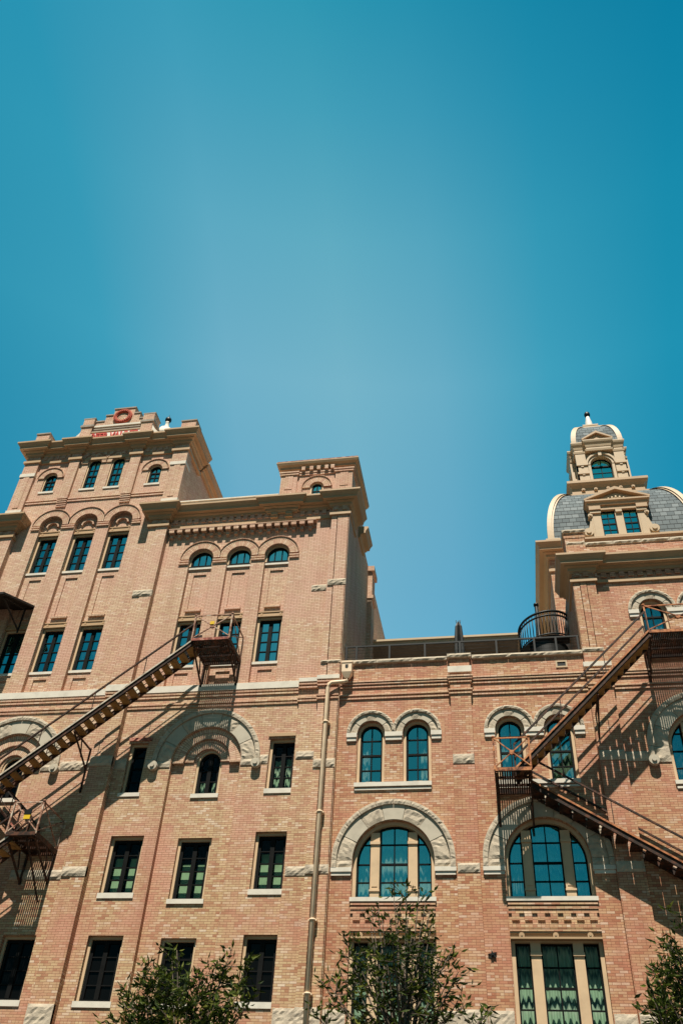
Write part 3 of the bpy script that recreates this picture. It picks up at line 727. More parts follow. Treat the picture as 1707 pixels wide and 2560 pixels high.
    m = MB(); m.mould([(-7.9, 2.8), (-7.9, -.02), (-4.93, -.02), (-4.93, 2.8)], [(-.05, 26.5), (.06, 26.5), (.08, 26.6), (.17, 26.66), (.21, 26.76), (.21, 26.80), (-.05, 26.84)]); obj('cornice', m, 'trim', t)
    m = MB(); m.box(-8.08, -4.75, -.2, 2.9, 26.845, 26.87); m.lathe(-6.3, .5, [(.001, 26.87), (.16, 26.87), (.14, 27.1), (.08, 27.2), (.001, 27.22)], 10)
    m.tube([(-7.9, .1, 26.85), (-7.9, .1, 27.15)], .008, 5); m.tube([(-5.05, .1, 26.85), (-5.05, .1, 27.2)], .008, 5); obj('turret_roof', m, 'iron_red', t)
    pt = path(x0, x1, 0, [(-6.35, -5.652, .06), (-5.65, -4.97, .19)])
    band(B, path(x0, -6.352, 0), 16.40, 16.64, .07, 'sill', 'belt_course')
    band(B, path(-6.35, -4.97, 0, [(-6.35, -5.652, .06), (-5.65, -4.97, .19)]), 16.56, 16.70, .07, 'sill', 'belt_course')
    corbels(B, path(x0, -6.352, 0), [(16.30, .055), (16.19, .04), (15.93, .055), (15.82, .04)])
    corbels(B, path(-6.35, -4.97, 0, [(-6.35, -5.652, .06), (-5.65, -4.97, .19)]), [(16.45, .055), (16.34, .04), (15.95, .055), (15.84, .04)])
build_warehouse()

# downspout is a part of the warehouse wall
def downspout():
    m = MB(); xh, y = -4.72, -.24
    v = []
    for z, hx, hy in ((17.08, .165, .14), (16.72, .165, .14), (16.52, .07, .07)):
        v += [(xh-hx, y-hy, z), (xh+hx, y-hy, z), (xh+hx, y+hy, z), (xh-hx, y+hy, z)]
    f = [(0, 1, 2, 3)[::-1], (8, 9, 10, 11)]+[(a+i, a+(i+1) % 4, a+4+(i+1) % 4, a+4+i) for a in (0, 4) for i in range(4)]
    m.add(v, f); m.box(xh-.185, xh+.185, y-.16, y+.16, 17.05, 17.12)
    d = obj('rain_head', m, 'pipe', B)
    m = MB(); m.tube([(xh, y, 16.56), (xh, y, 16.45), (-4.8, y-.04, 16.40), (-5.2, y-.12, 16.33), (-5.28, y-.13, 16.27), (-5.30, y-.13, 16.15), (-5.30, y-.13, .1)], .066, 10)
    for z in (14.9, 12.0, 9.0, 7.2): m.tube([(-5.30, y-.13, z), (-5.30, y-.13, z+.05)], .09, 10); m.box(-5.42, -5.18, y-.13, -.17, z, z+.04)
    obj('downspout', m, 'pipe', B)
    m = MB(); m.prism([(xh-.05, 16.88), (xh, 16.84), (xh+.05, 16.88), (xh+.05, 16.98), (xh-.05, 16.98)], y-.15, y-.13); obj('rain_head_slot', m, 'black', d)
downspout()

# ================================================================== 3. left wing at the picture edge
L = thing('brick_wing', 'buff brick wing with tan cornice at far left edge, lower than the tower', 'building')
def build_wing():
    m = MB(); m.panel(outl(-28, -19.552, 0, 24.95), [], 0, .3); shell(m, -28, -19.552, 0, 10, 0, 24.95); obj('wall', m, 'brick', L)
    pt = [(-28, 0), (-19.55, 0), (-19.55, -.26), (-18.8, -.26), (-18.8, 0)]
    band(L, pt, 23.74, 23.88, .07, 'trim', 'architrave')
    m = MB(); m.box(-28, -19.56, -.05, .1, 23.88, 24.3); m.box(-19.53, -18.82, -.23, -.1, 23.88, 24.3)
    for xx in (-19.48, -19.12): m.box(xx, xx+.18, -.26, -.2, 23.97, 24.18)
    obj('frieze', m, 'brick', L)
    m = MB(); m.mould(pt, cornice_prof(24.12, 24.74, .42)); obj('cornice', m, 'trim', L)
    m = MB(); m.box(-28, -19.6, -.08, .3, 24.95, 25.2); obj('coping', m, 'sill', L)
    m = MB(); m.mould([(-28, 0), (-19.56, 0)], [(-.05, 16.4), (.07, 16.4), (.07, 16.64), (-.05, 16.64)]); obj('belt_course', m, 'sill', L)
build_wing()

# ================================================================== 4. terrace block (middle right)
R = thing('terrace_block', 'two tiers of arched windows in a low pink brick block with railed roof terrace', 'building')
def tripartite(par, xc, r, z0, zs, y=.18, arch=True, ztop=None, curt=True, ytrim=None, cm='curtain', ctop=None, glass='glass_mid'):
    """three lights between two flat mullions, under a round head or a straight lintel"""
    cas = .10; a = outl(xc-r, xc+r, z0, zs, arch, 30); zi = zs if arch else zs-cas*.4
    b = outl(xc-r+cas, xc+r-cas, z0, zi, arch, 30)
    m = MB(); m.ringprism(a, b, y-.04, y+.2); ri = r-cas
    topc = lambda x, q=0: zi+sqrt(max(0, (ri-q)**2-(x-xc)**2)) if arch else zi-q
    mw = .26; mx = .54
    for sg in (-1, 1):
        xa, xb = xc+sg*mx-mw/2, xc+sg*mx+mw/2
        zt = min(topc(xa), topc(xb))+.02
        m.box(xa, xb, y-.02, y+.2, z0, zt); m.box(xa+.05, xb-.05, y-.035, y-.015, z0+.35, zt-.45)
        m.box(xa-.015, xb+.015, y-.06, y+.0, zt-.34, zt-.26); m.box(xa-.015, xb+.015, y-.05, y+.0, z0+.22, z0+.27)
    win = obj('window', m, 'casing', par)
    s = MB(); p = MB(); yg = y+.13
    lights = [(xc-ri, xc-mx-mw/2), (xc-mx+mw/2, xc+mx-mw/2), (xc+mx+mw/2, xc+ri)]
    H = (zs+.15 if arch else zi)-z0
    rowz = [z0+.50, zs+.54] if arch else [8.05, 7.07, 6.58, 5.6]
    meet = zs-.02 if arch else 7.56
    for li, (xa, xb) in enumerate(lights):
        N = 14
        def ol(q):
            xs0, xs1 = xa+q, xb-q
            return [(xs0, z0+q), (xs1, z0+q)]+[(xs1+(xs0-xs1)*i/N, max(z0+q+.02, topc(xs1+(xs0-xs1)*i/N, q))) for i in range(N+1)]
        s.ringprism(ol(0), ol(.04), yg-.04, yg+.03)
        p.prism(ol(.012), yg, yg+.008)
        cx = (xa+xb)/2
        if li == 1: s.box(cx-.016, cx+.016, yg-.03, yg+.02, z0+.03, topc(cx)-.02)
        for zz in rowz+[meet]:
            h = .03 if (zz == meet and li == 1) else .016
            x_a, x_b = xa+.02, xb-.02
            if arch:
                lim = sqrt(max(.01, ri*ri-max(0, zz-zi)**2)); x_a = max(x_a, xc-lim); x_b = min(x_b, xc+lim)
            if x_b-x_a > .05: s.box(x_a, x_b, yg-.033, yg+.023, zz-h, zz+h)
    fl = []; k_ = 0
    for f_ in p.f: fl.append(0 if len(f_) > 4 and k_ % 2 == 0 else 1); k_ += (len(f_) > 4)
    p.mi = fl; obj('sash', s, 'sash', win); obj('pane', p, [glass, 'clear'], win)
    if curt:
        q = MB(); k = 120; vs = []
        for zz in (z0, ctop or (zs+(ri if arch else 0))):
            for i in range(k+1):
                t = i/k; vs.append((xc-ri+2*ri*t, yg+.14+.03*sin(t*95)+.014*sin(t*41), zz))
        q.add(vs, [(i, i+1, k+2+i, k+1+i) for i in range(k)], smooth=True)
        obj('curtain', q, cm, win)
    l = MB(); zt = zs+(r if arch else .1); l.box(xc-r, xc+r, y+.95, y+1, z0-.1, zt+.1); l.box(xc-r, xc+r, y+.25, y+.95, zt+.1, zt+.15); obj('dark_backing', l, 'backing', win)
    return win

def spandrel(par, xc, w):
    """sill, corbel lines, brick dentil panel and painted entablature between the arched window and the opening under it"""
    a, b = xc-w, xc+w
    m = MB(); m.box(a-.03, b+.03, -.07, .2, 9.60, 9.71); obj('sill', m, 'sill', par)
    m = MB()
    for z, o in ((9.51, .05), (9.40, .03)): m.box(a, b, -o, .2, z, z+.06)
    m.box(a, b, .03, .25, 8.82, 9.60)
    n = 7; st = 2*w/n
    for i in range(n): m.box(a+i*st+.08, a+(i+1)*st-.06, -.03, .06, 9.12, 9.30)
    m.box(a, b, -.025, .06, 8.93, 9.03); m.box(a, b, -.05, .06, 8.84, 8.90); m.box(a, b, -.01, .06, 9.30, 9.38)
    obj('spandrel_panel', m, 'brick', par)
    m = MB(); m.box(a, b, .02, .25, 8.66, 8.82); m.box(a, b, -.05, .02, 8.655, 8.70); m.box(a, b, -.02, .02, 8.79, 8.83)
    for xx in (xc-.87, xc, xc+.87):
        m.prism([(xx+.075*cos(t*pi/6), 8.74+.075*sin(t*pi/6)) for t in range(12)], -.045, .02); m.prism([(xx+.03*cos(t*pi/4), 8.75+.03*sin(t*pi/4)) for t in range(8)], -.06, -.04)
    obj('entablature', m, 'trim', par)

def arch_pair(par, x1c, x2c, zc, zsill, yc=0., sill=True, curts=((), ()), extra_hood=None):
    hol = []
    for i, xc in enumerate((x1c, x2c)):
        r = .43; hol.append(outl(xc-r, xc+r, zsill, zc, True, 24))
        window(par, xc-r, xc+r, zsill, zc, True, .13, cas=.085, cols=2, rows=(zsill+.50, zc-.16), meet=zsill+.98, glass='glass_mid', curt=[(xc+p, xc+q, zsill+.03, zc+.3, cm) for p, q, cm in curts[i]])
        m = MB(); m.box(xc-.12, xc+.16, .02, .14, zsill+.005, zsill+.05); obj('sill_vent', m, 'casing', par)
        stone_arch(par, xc, zc, .435, .66, zc, -.02, big=False)
    half = (x2c-x1c)/2
    impost(par, x1c-.77, x1c-.44, zc-.27, zc-.005); impost(par, x1c+.44, x2c-.44, zc-.27, zc-.005); impost(par, x2c+.44, x2c+.77, zc-.27, zc-.005)
    if sill:
        m = MB(); m.box(x1c-.47, x2c+.44, -.08, .14, zsill-.13, zsill-.002); m.box(x1c-.45, x2c+.42, -.045, .14, zsill-.23, zsill-.17); obj('sill', m, 'sill', par)
    return hol

def build_terrace():
    x0, x1 = -4.965, 2.845
    holes = arch_pair(R, -3.905, -2.475, 14.67, 13.03, curts=(((-.28, -.08, 'sheer'),), ((.08, .33, 'curtain'),)))
    holes += arch_pair(R, .36, 1.82, 14.67, 13.0, curts=(((-.33, -.1, 'curtain'), (.22, .33, 'curtain')), ((-.34, .34, 'curtain_green'),)))
    for xc in (-3.17, 1.10):
        holes.append(outl(xc-1.165, xc+1.165, 9.71, 10.73, True, 30)); holes.append(outl(xc-1.17, xc+1.17, 4.0, 9.595))
        tripartite(R, xc, 1.165, 9.71, 10.73, y=.18)
        stone_arch(R, xc, 10.73, 1.17, 1.61, 10.52, -.02)
        impost(R, xc-1.77, xc-1.17, 10.30, 10.515); impost(R, xc+1.17, xc+1.77, 10.30, 10.515)
        spandrel(R, xc, 1.168)
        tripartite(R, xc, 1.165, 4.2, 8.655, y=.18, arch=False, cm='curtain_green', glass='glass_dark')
    m = MB(); m.panel(outl(x0, x1, 0, 17.18), holes, 0, .35, 0); shell(m, x0, x1, 0, 22, 0, 16.6, roof=False); obj('wall', m, 'brick_pink', R)
    m = MB(); m.box(x0, x1, .34, 21.9, 16.6, 16.71); obj('terrace_floor', m, 'roofing', R)
    m = MB(); m.box(-1.39, -.75, -.13, 0, 0, 17.18); obj('pilaster', m, 'brick_pink', R)
    m = MB(); m.box(-1.45, -.69, -.2, .06, 16.63, 16.85); obj('pilaster_cap', m, 'sill', R)
    for (a, b, c, d, yy) in ((-1.38, -.75, 13.52, 13.82, -.13), (-1.36, -.75, 10.33, 10.58, -.13), (-1.39, -.75, 6.3, 6.97, -.13), (-1.99, -1.40, 6.3, 6.96, 0), (-.74, -.1, 6.3, 6.98, 0), (-4.96, -4.36, 6.3, 6.95, 0), (2.29, 2.84, 6.3, 6.95, 0)):
        rock_band(R, a, b, c, d, yy)
    pr = [(-1.39, -.75, .13)]
    corbels(R, path(x0, x1, 0, pr), [(16.46, .09), (16.38, .07), (16.28, .04), (15.98, .06), (15.87, .04)])
    for (a, b, y0_) in ((x0, -1.47, 0), (-1.46, -.68, -.13), (-.67, x1, 0)):
        m = MB()
        n = max(1, int((b-a)/.9))
        for i in range(n): m.rockbox(a+(b-a)*i/n+.004, a+(b-a)*(i+1)/n-.004, 17.18, 17.30, y0_-.08, .05, .36, 0, .1)
        m.box(a, b, y0_-.08, .38, 17.295, 17.315); obj('coping', m, 'rock', R)
    m = MB(); m.ringprism(outl(1.97, 2.33, 16.73, 16.98), outl(2.02, 2.28, 16.78, 16.93), -.03, .1); v = obj('scupper', m, 'trim_pale', R)
    m = MB(); m.box(2.02, 2.28, -.01, -.004, 16.78, 16.93); obj('scupper_opening', m, 'black', v)
    m = MB(); p = []
    for i in range(10):
        a = pi/2+pi*i/5+.2; r = .12 if i % 2 == 0 else .045; p.append((-.55+r*cos(a), 8.27+r*sin(a)))
    m.prism(p, -.05, .0); m.prism([(-.55+.03*cos(t), 8.27+.03*sin(t)) for t in (0, 1.05, 2.1, 3.14, 4.19, 5.24)], -.08, -.045); obj('anchor_star', m, 'black', R)
build_terrace()

# set-back penthouse, railing, parasol and spiral stair on the terrace
P = thing('penthouse', 'low brown rooftop pavilion with long tan fascia behind the terrace railing', 'building')
m = MB(); m.box(-9, .95, 7.6, 12, 16.7, 21.8); obj('wall', m, 'penthouse', P)
m = MB(); m.box(-9.2, 1.17, 6.0, 6.1, 21.82, 21.96); m.box(1.07, 1.17, 6.1, 12.2, 21.82, 21.96); m.box(-9.25, 1.2, 5.93, 12.3, 21.97, 22.06); obj('fascia', m, 'trim_pale', P)
m = MB(); m.box(-9.1, 1.06, 6.11, 12.1, 21.84, 21.95)
for xx in (-4.6, -3.0, -1.4, .2): m.box(xx, xx+.08, 6.12, 7.58, 21.78, 21.835)
obj('soffit', m, 'penthouse', P)
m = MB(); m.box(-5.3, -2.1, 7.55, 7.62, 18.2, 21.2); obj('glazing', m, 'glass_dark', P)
m = MB(); m.lathe(-4.4, 7.4, [(.001, 22.05), (.14, 22.05), (.14, 22.45), (.001, 22.46)], 10); obj('roof_vent', m, 'trim_pale', P)

K = thing('terrace_railing', 'black metal guard rail with posts along the roof terrace edge', 'railing')
m = MB(); m.box(-4.95, 2.84, .38, .43, 18.12, 18.17); obj('top_rail', m, 'black', K)
m = MB(); m.box(-4.95, 2.84, .39, .42, 17.42, 17.45); 
for z in (17.6, 17.74, 17.88, 18.0): m.tube([(-4.95, .405, z), (2.84, .405, z)], .004, 5)
obj('bottom_rail', m, 'black', K)
for xx in (-4.9, -4.55, -3.42, -2.22, -1.05, .16, 1.4, 2.1, 2.8):
    m = MB(); m.box(xx-.03, xx+.03, .37, .44, 16.8, 18.12); m.box(xx-.05, xx+.05, .36, .45, 17.3, 17.33); obj('post', m, 'black', K)

U = thing('closed_parasol', 'closed black parasol standing upright behind the terrace railing', 'parasol')
m = MB(); m.tube([(-1.13, 2, 16.7), (-1.13, 2, 20.05)], .03, 8); obj('pole', m, 'black', U)
m = MB(); n = 20; prof = [(.06, 18.2), (.13, 18.35), (.15, 18.8), (.13, 19.4), (.10, 19.85), (.05, 20.0)]
v = [((r*(1+.22*(-1)**j))*cos(2*pi*j/n)-1.13, (r*(1+.22*(-1)**j))*sin(2*pi*j/n)+2, z) for r, z in prof for j in range(n)]
m.add(v, [(i*n+j, i*n+(j+1) % n, (i+1)*n+(j+1) % n, (i+1)*n+j) for i in range(len(prof)-1) for j in range(n)])
for a in (.06, -.06, .02): m.tube([(-1.13+a, 2+a*.5, 19.95), (-1.13+a*1.3, 2, 20.12)], .012, 5)
obj('folded_canopy', m, 'black', U)

Q = thing('spiral_stair', 'black metal spiral stair with curved balustrade beside the domed building', 'staircase')
cx, cy, rr = 1.98, 3.5, 0.93
m = MB(); m.tube([(1.80, 3.5, 16.7), (1.80, 3.5, 21.6)], .07, 10); m.lathe(1.80, 3.5, [(.001, 21.6), (.10, 21.62), (.10, 21.7), (.001, 21.75)], 10); obj('pole', m, 'black', Q)
arc = lambda z, r=rr, a0=-.25, a1=pi*1.02, n=26, dz=0.: [(cx+r*cos(pi+(a0+(a1-a0)*i/n)), cy+r*sin(pi+(a0+(a1-a0)*i/n)), z+dz*i/n) for i in range(n+1)]
m = MB(); m.tube(arc(20.40, dz=.55), .045, 6); m.tube(arc(20.22, dz=.55), .035, 6); m.tube(arc(19.42, dz=.55), .03, 6); obj('handrail', m, 'black', Q)
for i in range(0, 27):
    a, b = arc(19.42, dz=.55)[i], arc(20.40, dz=.55)[i]; m = MB(); m.tube([a, b], .018, 5); obj('baluster', m, 'black', Q)
m = MB(); v = [(cx, cy, 19.6)]+[(x, y, z-.05) for x, y, z in arc(19.42, dz=.55)]; m.add(v, [(0, i, i+1) for i in range(1, len(v)-1)]); v = [(x, y, 17.0) for x, y, z in arc(0, r=.80, a0=.7, a1=3.4)]+[(x, y, 19.55) for x, y, z in arc(0, r=.80, a0=.7, a1=3.4)]
m.add(v, [(i, i+1, 28+i, 27+i) for i in range(26)]); obj('landing', m, 'black', Q)
for i in range(12):
    a = pi*1.0+.35*i; z = 16.9+.21*i; m = MB(); m.add([(1.8, 3.5, z), (1.8+.8*cos(a), 3.5+.8*sin(a), z), (1.8+.8*cos(a+.35), 3.5+.8*sin(a+.35), z), (1.8, 3.5, z+.03), (1.8+.8*cos(a), 3.5+.8*sin(a), z+.03), (1.8+.8*cos(a+.35), 3.5+.8*sin(a+.35), z+.03)], [(0, 2, 1), (3, 4, 5), (1, 2, 5, 4), (0, 1, 4, 3), (2, 0, 3, 5)]); obj('tread', m, 'black', Q)

# ================================================================== 5. domed building (right)
D = thing('domed_building', 'pink brick building with grey slate dome, cream cupola and pedimented dormer', 'building')
def build_domed():
    x0, x1 = 2.85, 9.25
    holes = arch_pair(D, 5.27, 6.79, 18.76, 17.62, curts=(((-.1, .3, 'sheer'),), ()))
    xb = 6.05
    holes.append(outl(xb-1.165, xb+1.165, 12.88, 13.93, True, 30)); tripartite(D, xb, 1.165, 12.88, 13.93, y=.18, cm='sheer')
    stone_arch(D, xb, 13.93, 1.17, 1.61, 13.45, -.02, volute=True)
    m = MB(); m.box(xb-1.2, xb+1.2, -.07, .2, 12.76, 12.875); m.box(xb-1.17, xb+1.17, -.04, .2, 12.64, 12.70); obj('sill', m, 'sill', D)
    m = MB(); m.panel(outl(x0, x1, 0, 21.6), holes, 0, .35, 0); shell(m, x0, x1, 0, 6.0, 0, 21.25); m.box(x0, x1, .05, .4, 21.25, 21.595); obj('wall', m, 'brick_pink', D)
    # grooved corner pilaster, stones
    m = MB(); m.box(2.86, 3.6, -.14, .5, 0, 17.3); m.box(2.86, 3.08, -.14, .5, 17.3, 20.0); m.box(3.10, 3.30, -.15, 0, 17.3, 20.0); m.box(3.32, 3.6, -.14, 0, 17.3, 20.0); obj('pilaster', m, 'brick_pink', D)
    m = MB(); m.box(2.80, 3.66, -.21, .1, 16.62, 16.78); obj('pilaster_cap', m, 'sill', D)
    for (a, b, c, d, yy) in ((2.84, 3.5, 17.2, 17.33, -.14), (2.87, 3.6, 13.5, 13.8, -.14), (3.61, 4.3, 13.5, 13.8, 0), (2.87, 3.6, 10.3, 10.58, -.14), (2.87, 3.6, 6.3, 6.95, -.14), (3.61, 9.2, 6.3, 6.95, 0)): rock_band(D, a, b, c, d, yy)
    pr = [(2.85, 3.6, .14)]
    pt = path(x0, x1, 0, pr, retl=1.7)
    corbels(D, path(x0, x1, 0, pr), [(16.46, .09), (16.38, .07), (16.28, .04), (15.98, .06), (15.87, .04)])
    band(D, pt, 19.93, 20.04, .07, 'trim', 'architrave')
    m = MB(); m.box(2.87, x1, -.05, .1, 20.04, 20.45); m.box(2.87, 3.58, -.17, .3, 20.04, 20.45)
    for i in range(21):
        xx = 2.93+i*.30; m.box(xx, xx+.18, -.23 if xx < 3.5 else -.11, -.04, 20.12, 20.32)
    obj('frieze', m, 'brick_pink', D)
    m = MB(); m.mould(pt, cornice_prof(20.28, 20.93, .42)); obj('cornice', m, 'trim', D)
    m = MB()
    for i in range(6): m.rockbox(3.5+i*.95+.004, 3.5+(i+1)*.95-.004, 21.6, 21.74, -.02, .06, .45, 0, .1)
    m.rockbox(2.76, 3.58, 22.2, 22.34, -.06, .06, .7, 0, .1); m.rockbox(2.86, 3.5, 21.68, 21.8, -.02, .05, .3, 0, .08); obj('coping', m, 'rock', D)
    m = MB(); m.box(2.83, 3.5, -.02, .66, 20.9, 22.2); m.box(2.80, 3.54, -.04, .68, 21.98, 22.08); obj('corner_pier', m, 'brick_pink', D)
    # tower body behind
    X = 6.03; Y = 9.0; hb = 3.32
    m = MB(); m.box(X-hb, X+hb, Y-hb, Y+hb, 0, 26.0); obj('tower_wall', m, 'brick_pink', D)
    sq = lambda h: [(X-h, Y+h), (X-h, Y-h), (X+h, Y-h), (X+h, Y+h)]
    m = MB(); m.mould(sq(hb), [(-.05, 24.85), (.07, 24.85), (.07, 24.98), (-.05, 24.98)], closed=True); obj('architrave', m, 'trim', D)
    m = MB(); m.mould(sq(hb), cornice_prof(25.5, 26.25, .48), closed=True); m.mould(sq(hb-.05), [(-.3, 26.2), (.12, 26.2), (.12, 26.38), (.2, 26.42), (.2, 26.5), (-.3, 26.55)], closed=True); obj('cornice', m, 'trim', D)
    m = MB(); m.mould(sq(hb-.12), [(-.3, 26.5), (.10, 26.5), (.10, 26.6), (.04, 26.64), (.04, 26.72), (-.3, 26.74)], closed=True)
    for sx in (-1, 1): m.box(X+sx*3.05-.3, X+sx*3.05+.3, Y-hb-.1, Y-hb+.35, 26.25, 26.62)
    obj('dome_base', m, 'trim_pale', D)
    # cloister dome with slate and painted hip ribs
    def hz(t):                                            # half width, height
        a = t*pi/2
        return 1.72+(3.14-1.72)*cos(a)**1.0, 26.66+(30.35-26.66)*sin(a)
    m = MB(); N = 16
    for s_ in range(4):
        ang = s_*pi/2; rows = []
        vs = []; uv = []; L_ = 0; prev = None
        for i in range(N+1):
            h, z = hz(i/N)
            if prev: L_ += sqrt((h-prev[0])**2+(z-prev[1])**2)
            prev = (h, z)
            for j in range(9):
                u = (-1+2*j/8)*h; x_, y_ = u, -h
                vs.append((X+x_*cos(ang)-y_*sin(ang), Y+x_*sin(ang)+y_*cos(ang), z)); uv.append((u+7, L_))
        m.add(vs, [(i*9+j, i*9+j+1, (i+1)*9+j+1, (i+1)*9+j) for i in range(N) for j in range(8)], 0, uv, smooth=True)
    obj('dome_roof', m, 'slate', D)
    for sx, sy in ((-1, -1), (1, -1), (1, 1), (-1, 1)):
        m = MB(); pts = [hz(i/22) for i in range(23)]
        for k, (wd, out) in enumerate(((.30, .05), (.16, .10))):
            v = []
            for h, z in pts:
                c = Vector((X+sx*h, Y+sy*h, z)); ww = wd*.5+.0*z
                v += [(c.x+sx*out, c.y+sy*out, c.z+out*.6), (c.x+sx*.03, c.y-sy*ww*1.3-sy*0+0, c.z+.02), (c.x-sx*ww*1.3, c.y+sy*.03, c.z+.02)]
                v[-2] = (c.x+sx*out, c.y-sy*ww*1.2, c.z+out*.4); v[-1] = (c.x-sx*ww*1.2, c.y+sy*out, c.z+out*.4)
            m.add(v, [f for i in range(22) for f in ((i*3, i*3+3, i*3+4, i*3+1), (i*3+2, i*3+5, i*3+3, i*3))], smooth=False)
        obj('hip_rib', m, 'trim_pale', D)
    # dormer
    y = Y-3.0
    def dormer():
        m = MB()
        m.box(4.80, 5.21, y, y+1.6, 26.75, 28.2); m.box(6.77, 7.12, y, y+1.6, 26.75, 28.2); m.box(5.83, 6.16, y+.02, y+.5, 26.9, 28.3); m.box(5.21, 6.77, y+.3, y+1.6, 28.3, 28.4)
        m.box(4.86, 5.15, y-.03, y, 26.85, 27.95); m.box(6.83, 7.06, y-.03, y, 26.85, 27.95)
        for a, b in ((4.76, 5.23), (6.75, 7.18), (5.86, 6.13)): m.box(a, b, y-.07, y+.1, 28.16, 28.30)
        m.box(4.35, 7.45, y-.10, y+.5, 26.62, 26.74); m.box(4.6, 7.3, y-.06, y+.5, 26.74, 26.82); m.box(5.25, 6.75, y-.07, y+.05, 26.82, 26.88)
        d = obj('dormer', m, 'trim_pale', D)
        m = MB(); m.box(4.78, 7.22, y-.06, y+1.6, 28.32, 28.58); m.mould([(4.75, y+1.6), (4.75, y-.08), (7.25, y-.08), (7.25, y+1.6)], [(-.05, 28.55), (.05, 28.55), (.07, 28.68), (.14, 28.74), (.14, 28.82), (-.05, 28.84)])
        m.box(4.74, 5.24, y-.12, y+.3, 28.32, 28.56); m.box(6.76, 7.24, y-.12, y+.3, 28.32, 28.56)
        m.prism([(4.7, 28.84), (7.3, 28.84), (6.0, 29.42)], y+.02, y+1.5)
        for sg in (-1, 1):
            a = [(6.0+sg*1.42, 28.83), (6.0+sg*1.42, 28.92), (6.0, 29.56), (6.0, 29.40)]
            m.prism(a if sg < 0 else a[::-1], y-.20, y+1.4)
        obj('pediment', m, 'trim', d)
        m = MB()
        for i in range(13):
            t = -1+i/6; h = .30*(1-abs(t)); 
            if h > .03: m.lathe(6.0+t*1.0, y-.02, [(.001, 28.88), (.07, 28.88), (.06, 28.88+h*.7), (.001, 28.9+h)], 6)
        m.prism([(5.0, 28.87), (7.0, 28.87), (6.0, 29.28)], y-.03, y+.03); obj('pediment_relief', m, 'trim_pale', d)
        m = MB()
        for sg in (-1, 1):                                   # side scrolls with volutes
            xs = 4.80 if sg < 0 else 7.12
            p = [(xs, 26.9)]+[(xs+sg*(.34-.30*sin(min(1, t)*pi/2)), 26.92+1.2*t) for t in [i/8 for i in range(9)]]+[(xs, 28.15)]
            m.prism(p if sg < 0 and False else (p if sg > 0 else p[::-1]), y+.02, y+.25)
            for (zc, r) in ((27.12, .21), (28.06, .10)):
                c_ = xs+sg*(.22 if r > .15 else .04)
                m.prism([(c_+r*cos(t*pi/8), zc+r*sin(t*pi/8)) for t in range(16)], y-.05, y+.28); m.prism([(c_+r*.5*cos(t*pi/6), zc+r*.5*sin(t*pi/6)) for t in range(12)], y-.10, y-.04)
        obj('scroll', m, 'trim_pale', d)
        for (a, b) in ((5.21, 5.83), (6.16, 6.77)):
            m = MB(); m.ringprism(outl(a, b, 26.9, 28.31), outl(a+.04, b-.04, 26.94, 28.27), y+.08, y+.16); xm = (a+b)/2
            m.box(xm-.014, xm+.014, y+.09, y+.15, 26.94, 28.27)
            for zz in (27.25, 27.92): m.box(a+.04, b-.04, y+.092, y+.148, zz-.013, zz+.013)
            m.box(a+.03, b-.03, y+.085, y+.155, 27.56, 27.62); w = obj('dormer_window', m, 'sash', d)
            m = MB(); m.box(a+.02, b-.02, y+.125, y+.135, 26.92, 28.29); obj('pane', m, 'glass', w)
            m = MB(); m.box(a, b, y+.6, y+.65, 26.9, 28.3); obj('dark_backing', m, 'backing', w)
    before = set(bpy.data.objects); dormer()
    for o in set(bpy.data.objects)-before: o.data.transform(Matrix.Translation((-.04, -.36, -.26)))
    # entablature slab between dome and cupola
    m = MB(); m.mould(sq(1.70), [(-.6, 30.3), (.10, 30.3), (.14, 30.42), (.14, 30.52), (.04, 30.55), (.04, 30.62), (-.6, 30.62)], closed=True)
    m.mould(sq(1.68), [(-.6, 30.6), (.0, 30.6), (.0, 31.0), (.08, 31.12), (.2, 31.22), (.2, 31.36), (.16, 31.4), (-1.6, 31.6)], closed=True)
    for i in range(5):
        xx = X-1.15+i*.575; m.prism([(xx+.085*cos(t*pi/5), 30.86+.085*sin(t*pi/5)) for t in range(10)], Y-1.76, Y-1.66)
        m.prism([(xx+.045*cos(t*pi/4), 30.86+.045*sin(t*pi/4)) for t in range(8)], Y-1.79, Y-1.75)
    obj('entablature', m, 'trim', D)
    # cupola
    h = 1.14; yf = Y-h-.22
    m = MB(); m.panel(outl(X-h, X+h, 31.4, 34.0), [outl(X-.50, X+.50, 31.95, 32.98, True)], Y-h, .3); shell(m, X-h, X+h, Y-h, Y+h, 31.4, 34.0)
    for sg in (-1, 1):
        a, b = sorted((X+sg*1.2, X+sg*.66))
        for (z0, z1, o) in ((31.5, 32.3, .14), (32.42, 32.88, .14), (32.3, 32.42, .2), (32.88, 33.02, .2)): m.box(a, b, Y-h-o, Y-h+.05, z0, z1)
        a2, b2 = sorted((X+sg*1.2, X+sg*1.14)); m.box(a2, b2, Y-h-.14, Y+h, 31.5, 33.0)
        a3, b3 = sorted((X+sg*1.18, X+sg*.70)); m.box(a3, b3, Y-h-.08, Y-h+.05, 33.05, 33.75)
        for zz in (32.22, 32.78): m.box(X+sg*.93-.06, X+sg*.93+.06, Y-h-.18, Y-h-.13, zz, zz+.1)
    m.sector(X, 32.98, .52, .64, 0, pi, Y-h-.10, Y-h+.05, 24); m.sector(X, 32.98, .64, .74, 0, pi, Y-h-.16, Y-h+.05, 24)
    m.box(X-.64, X-.51, Y-h-.08, Y-h+.05, 31.6, 32.98); m.box(X+.51, X+.64, Y-h-.08, Y-h+.05, 31.6, 32.98)
    m.box(X-.08, X+.08, Y-h-.2, Y-h+.02, 33.48, 33.86)
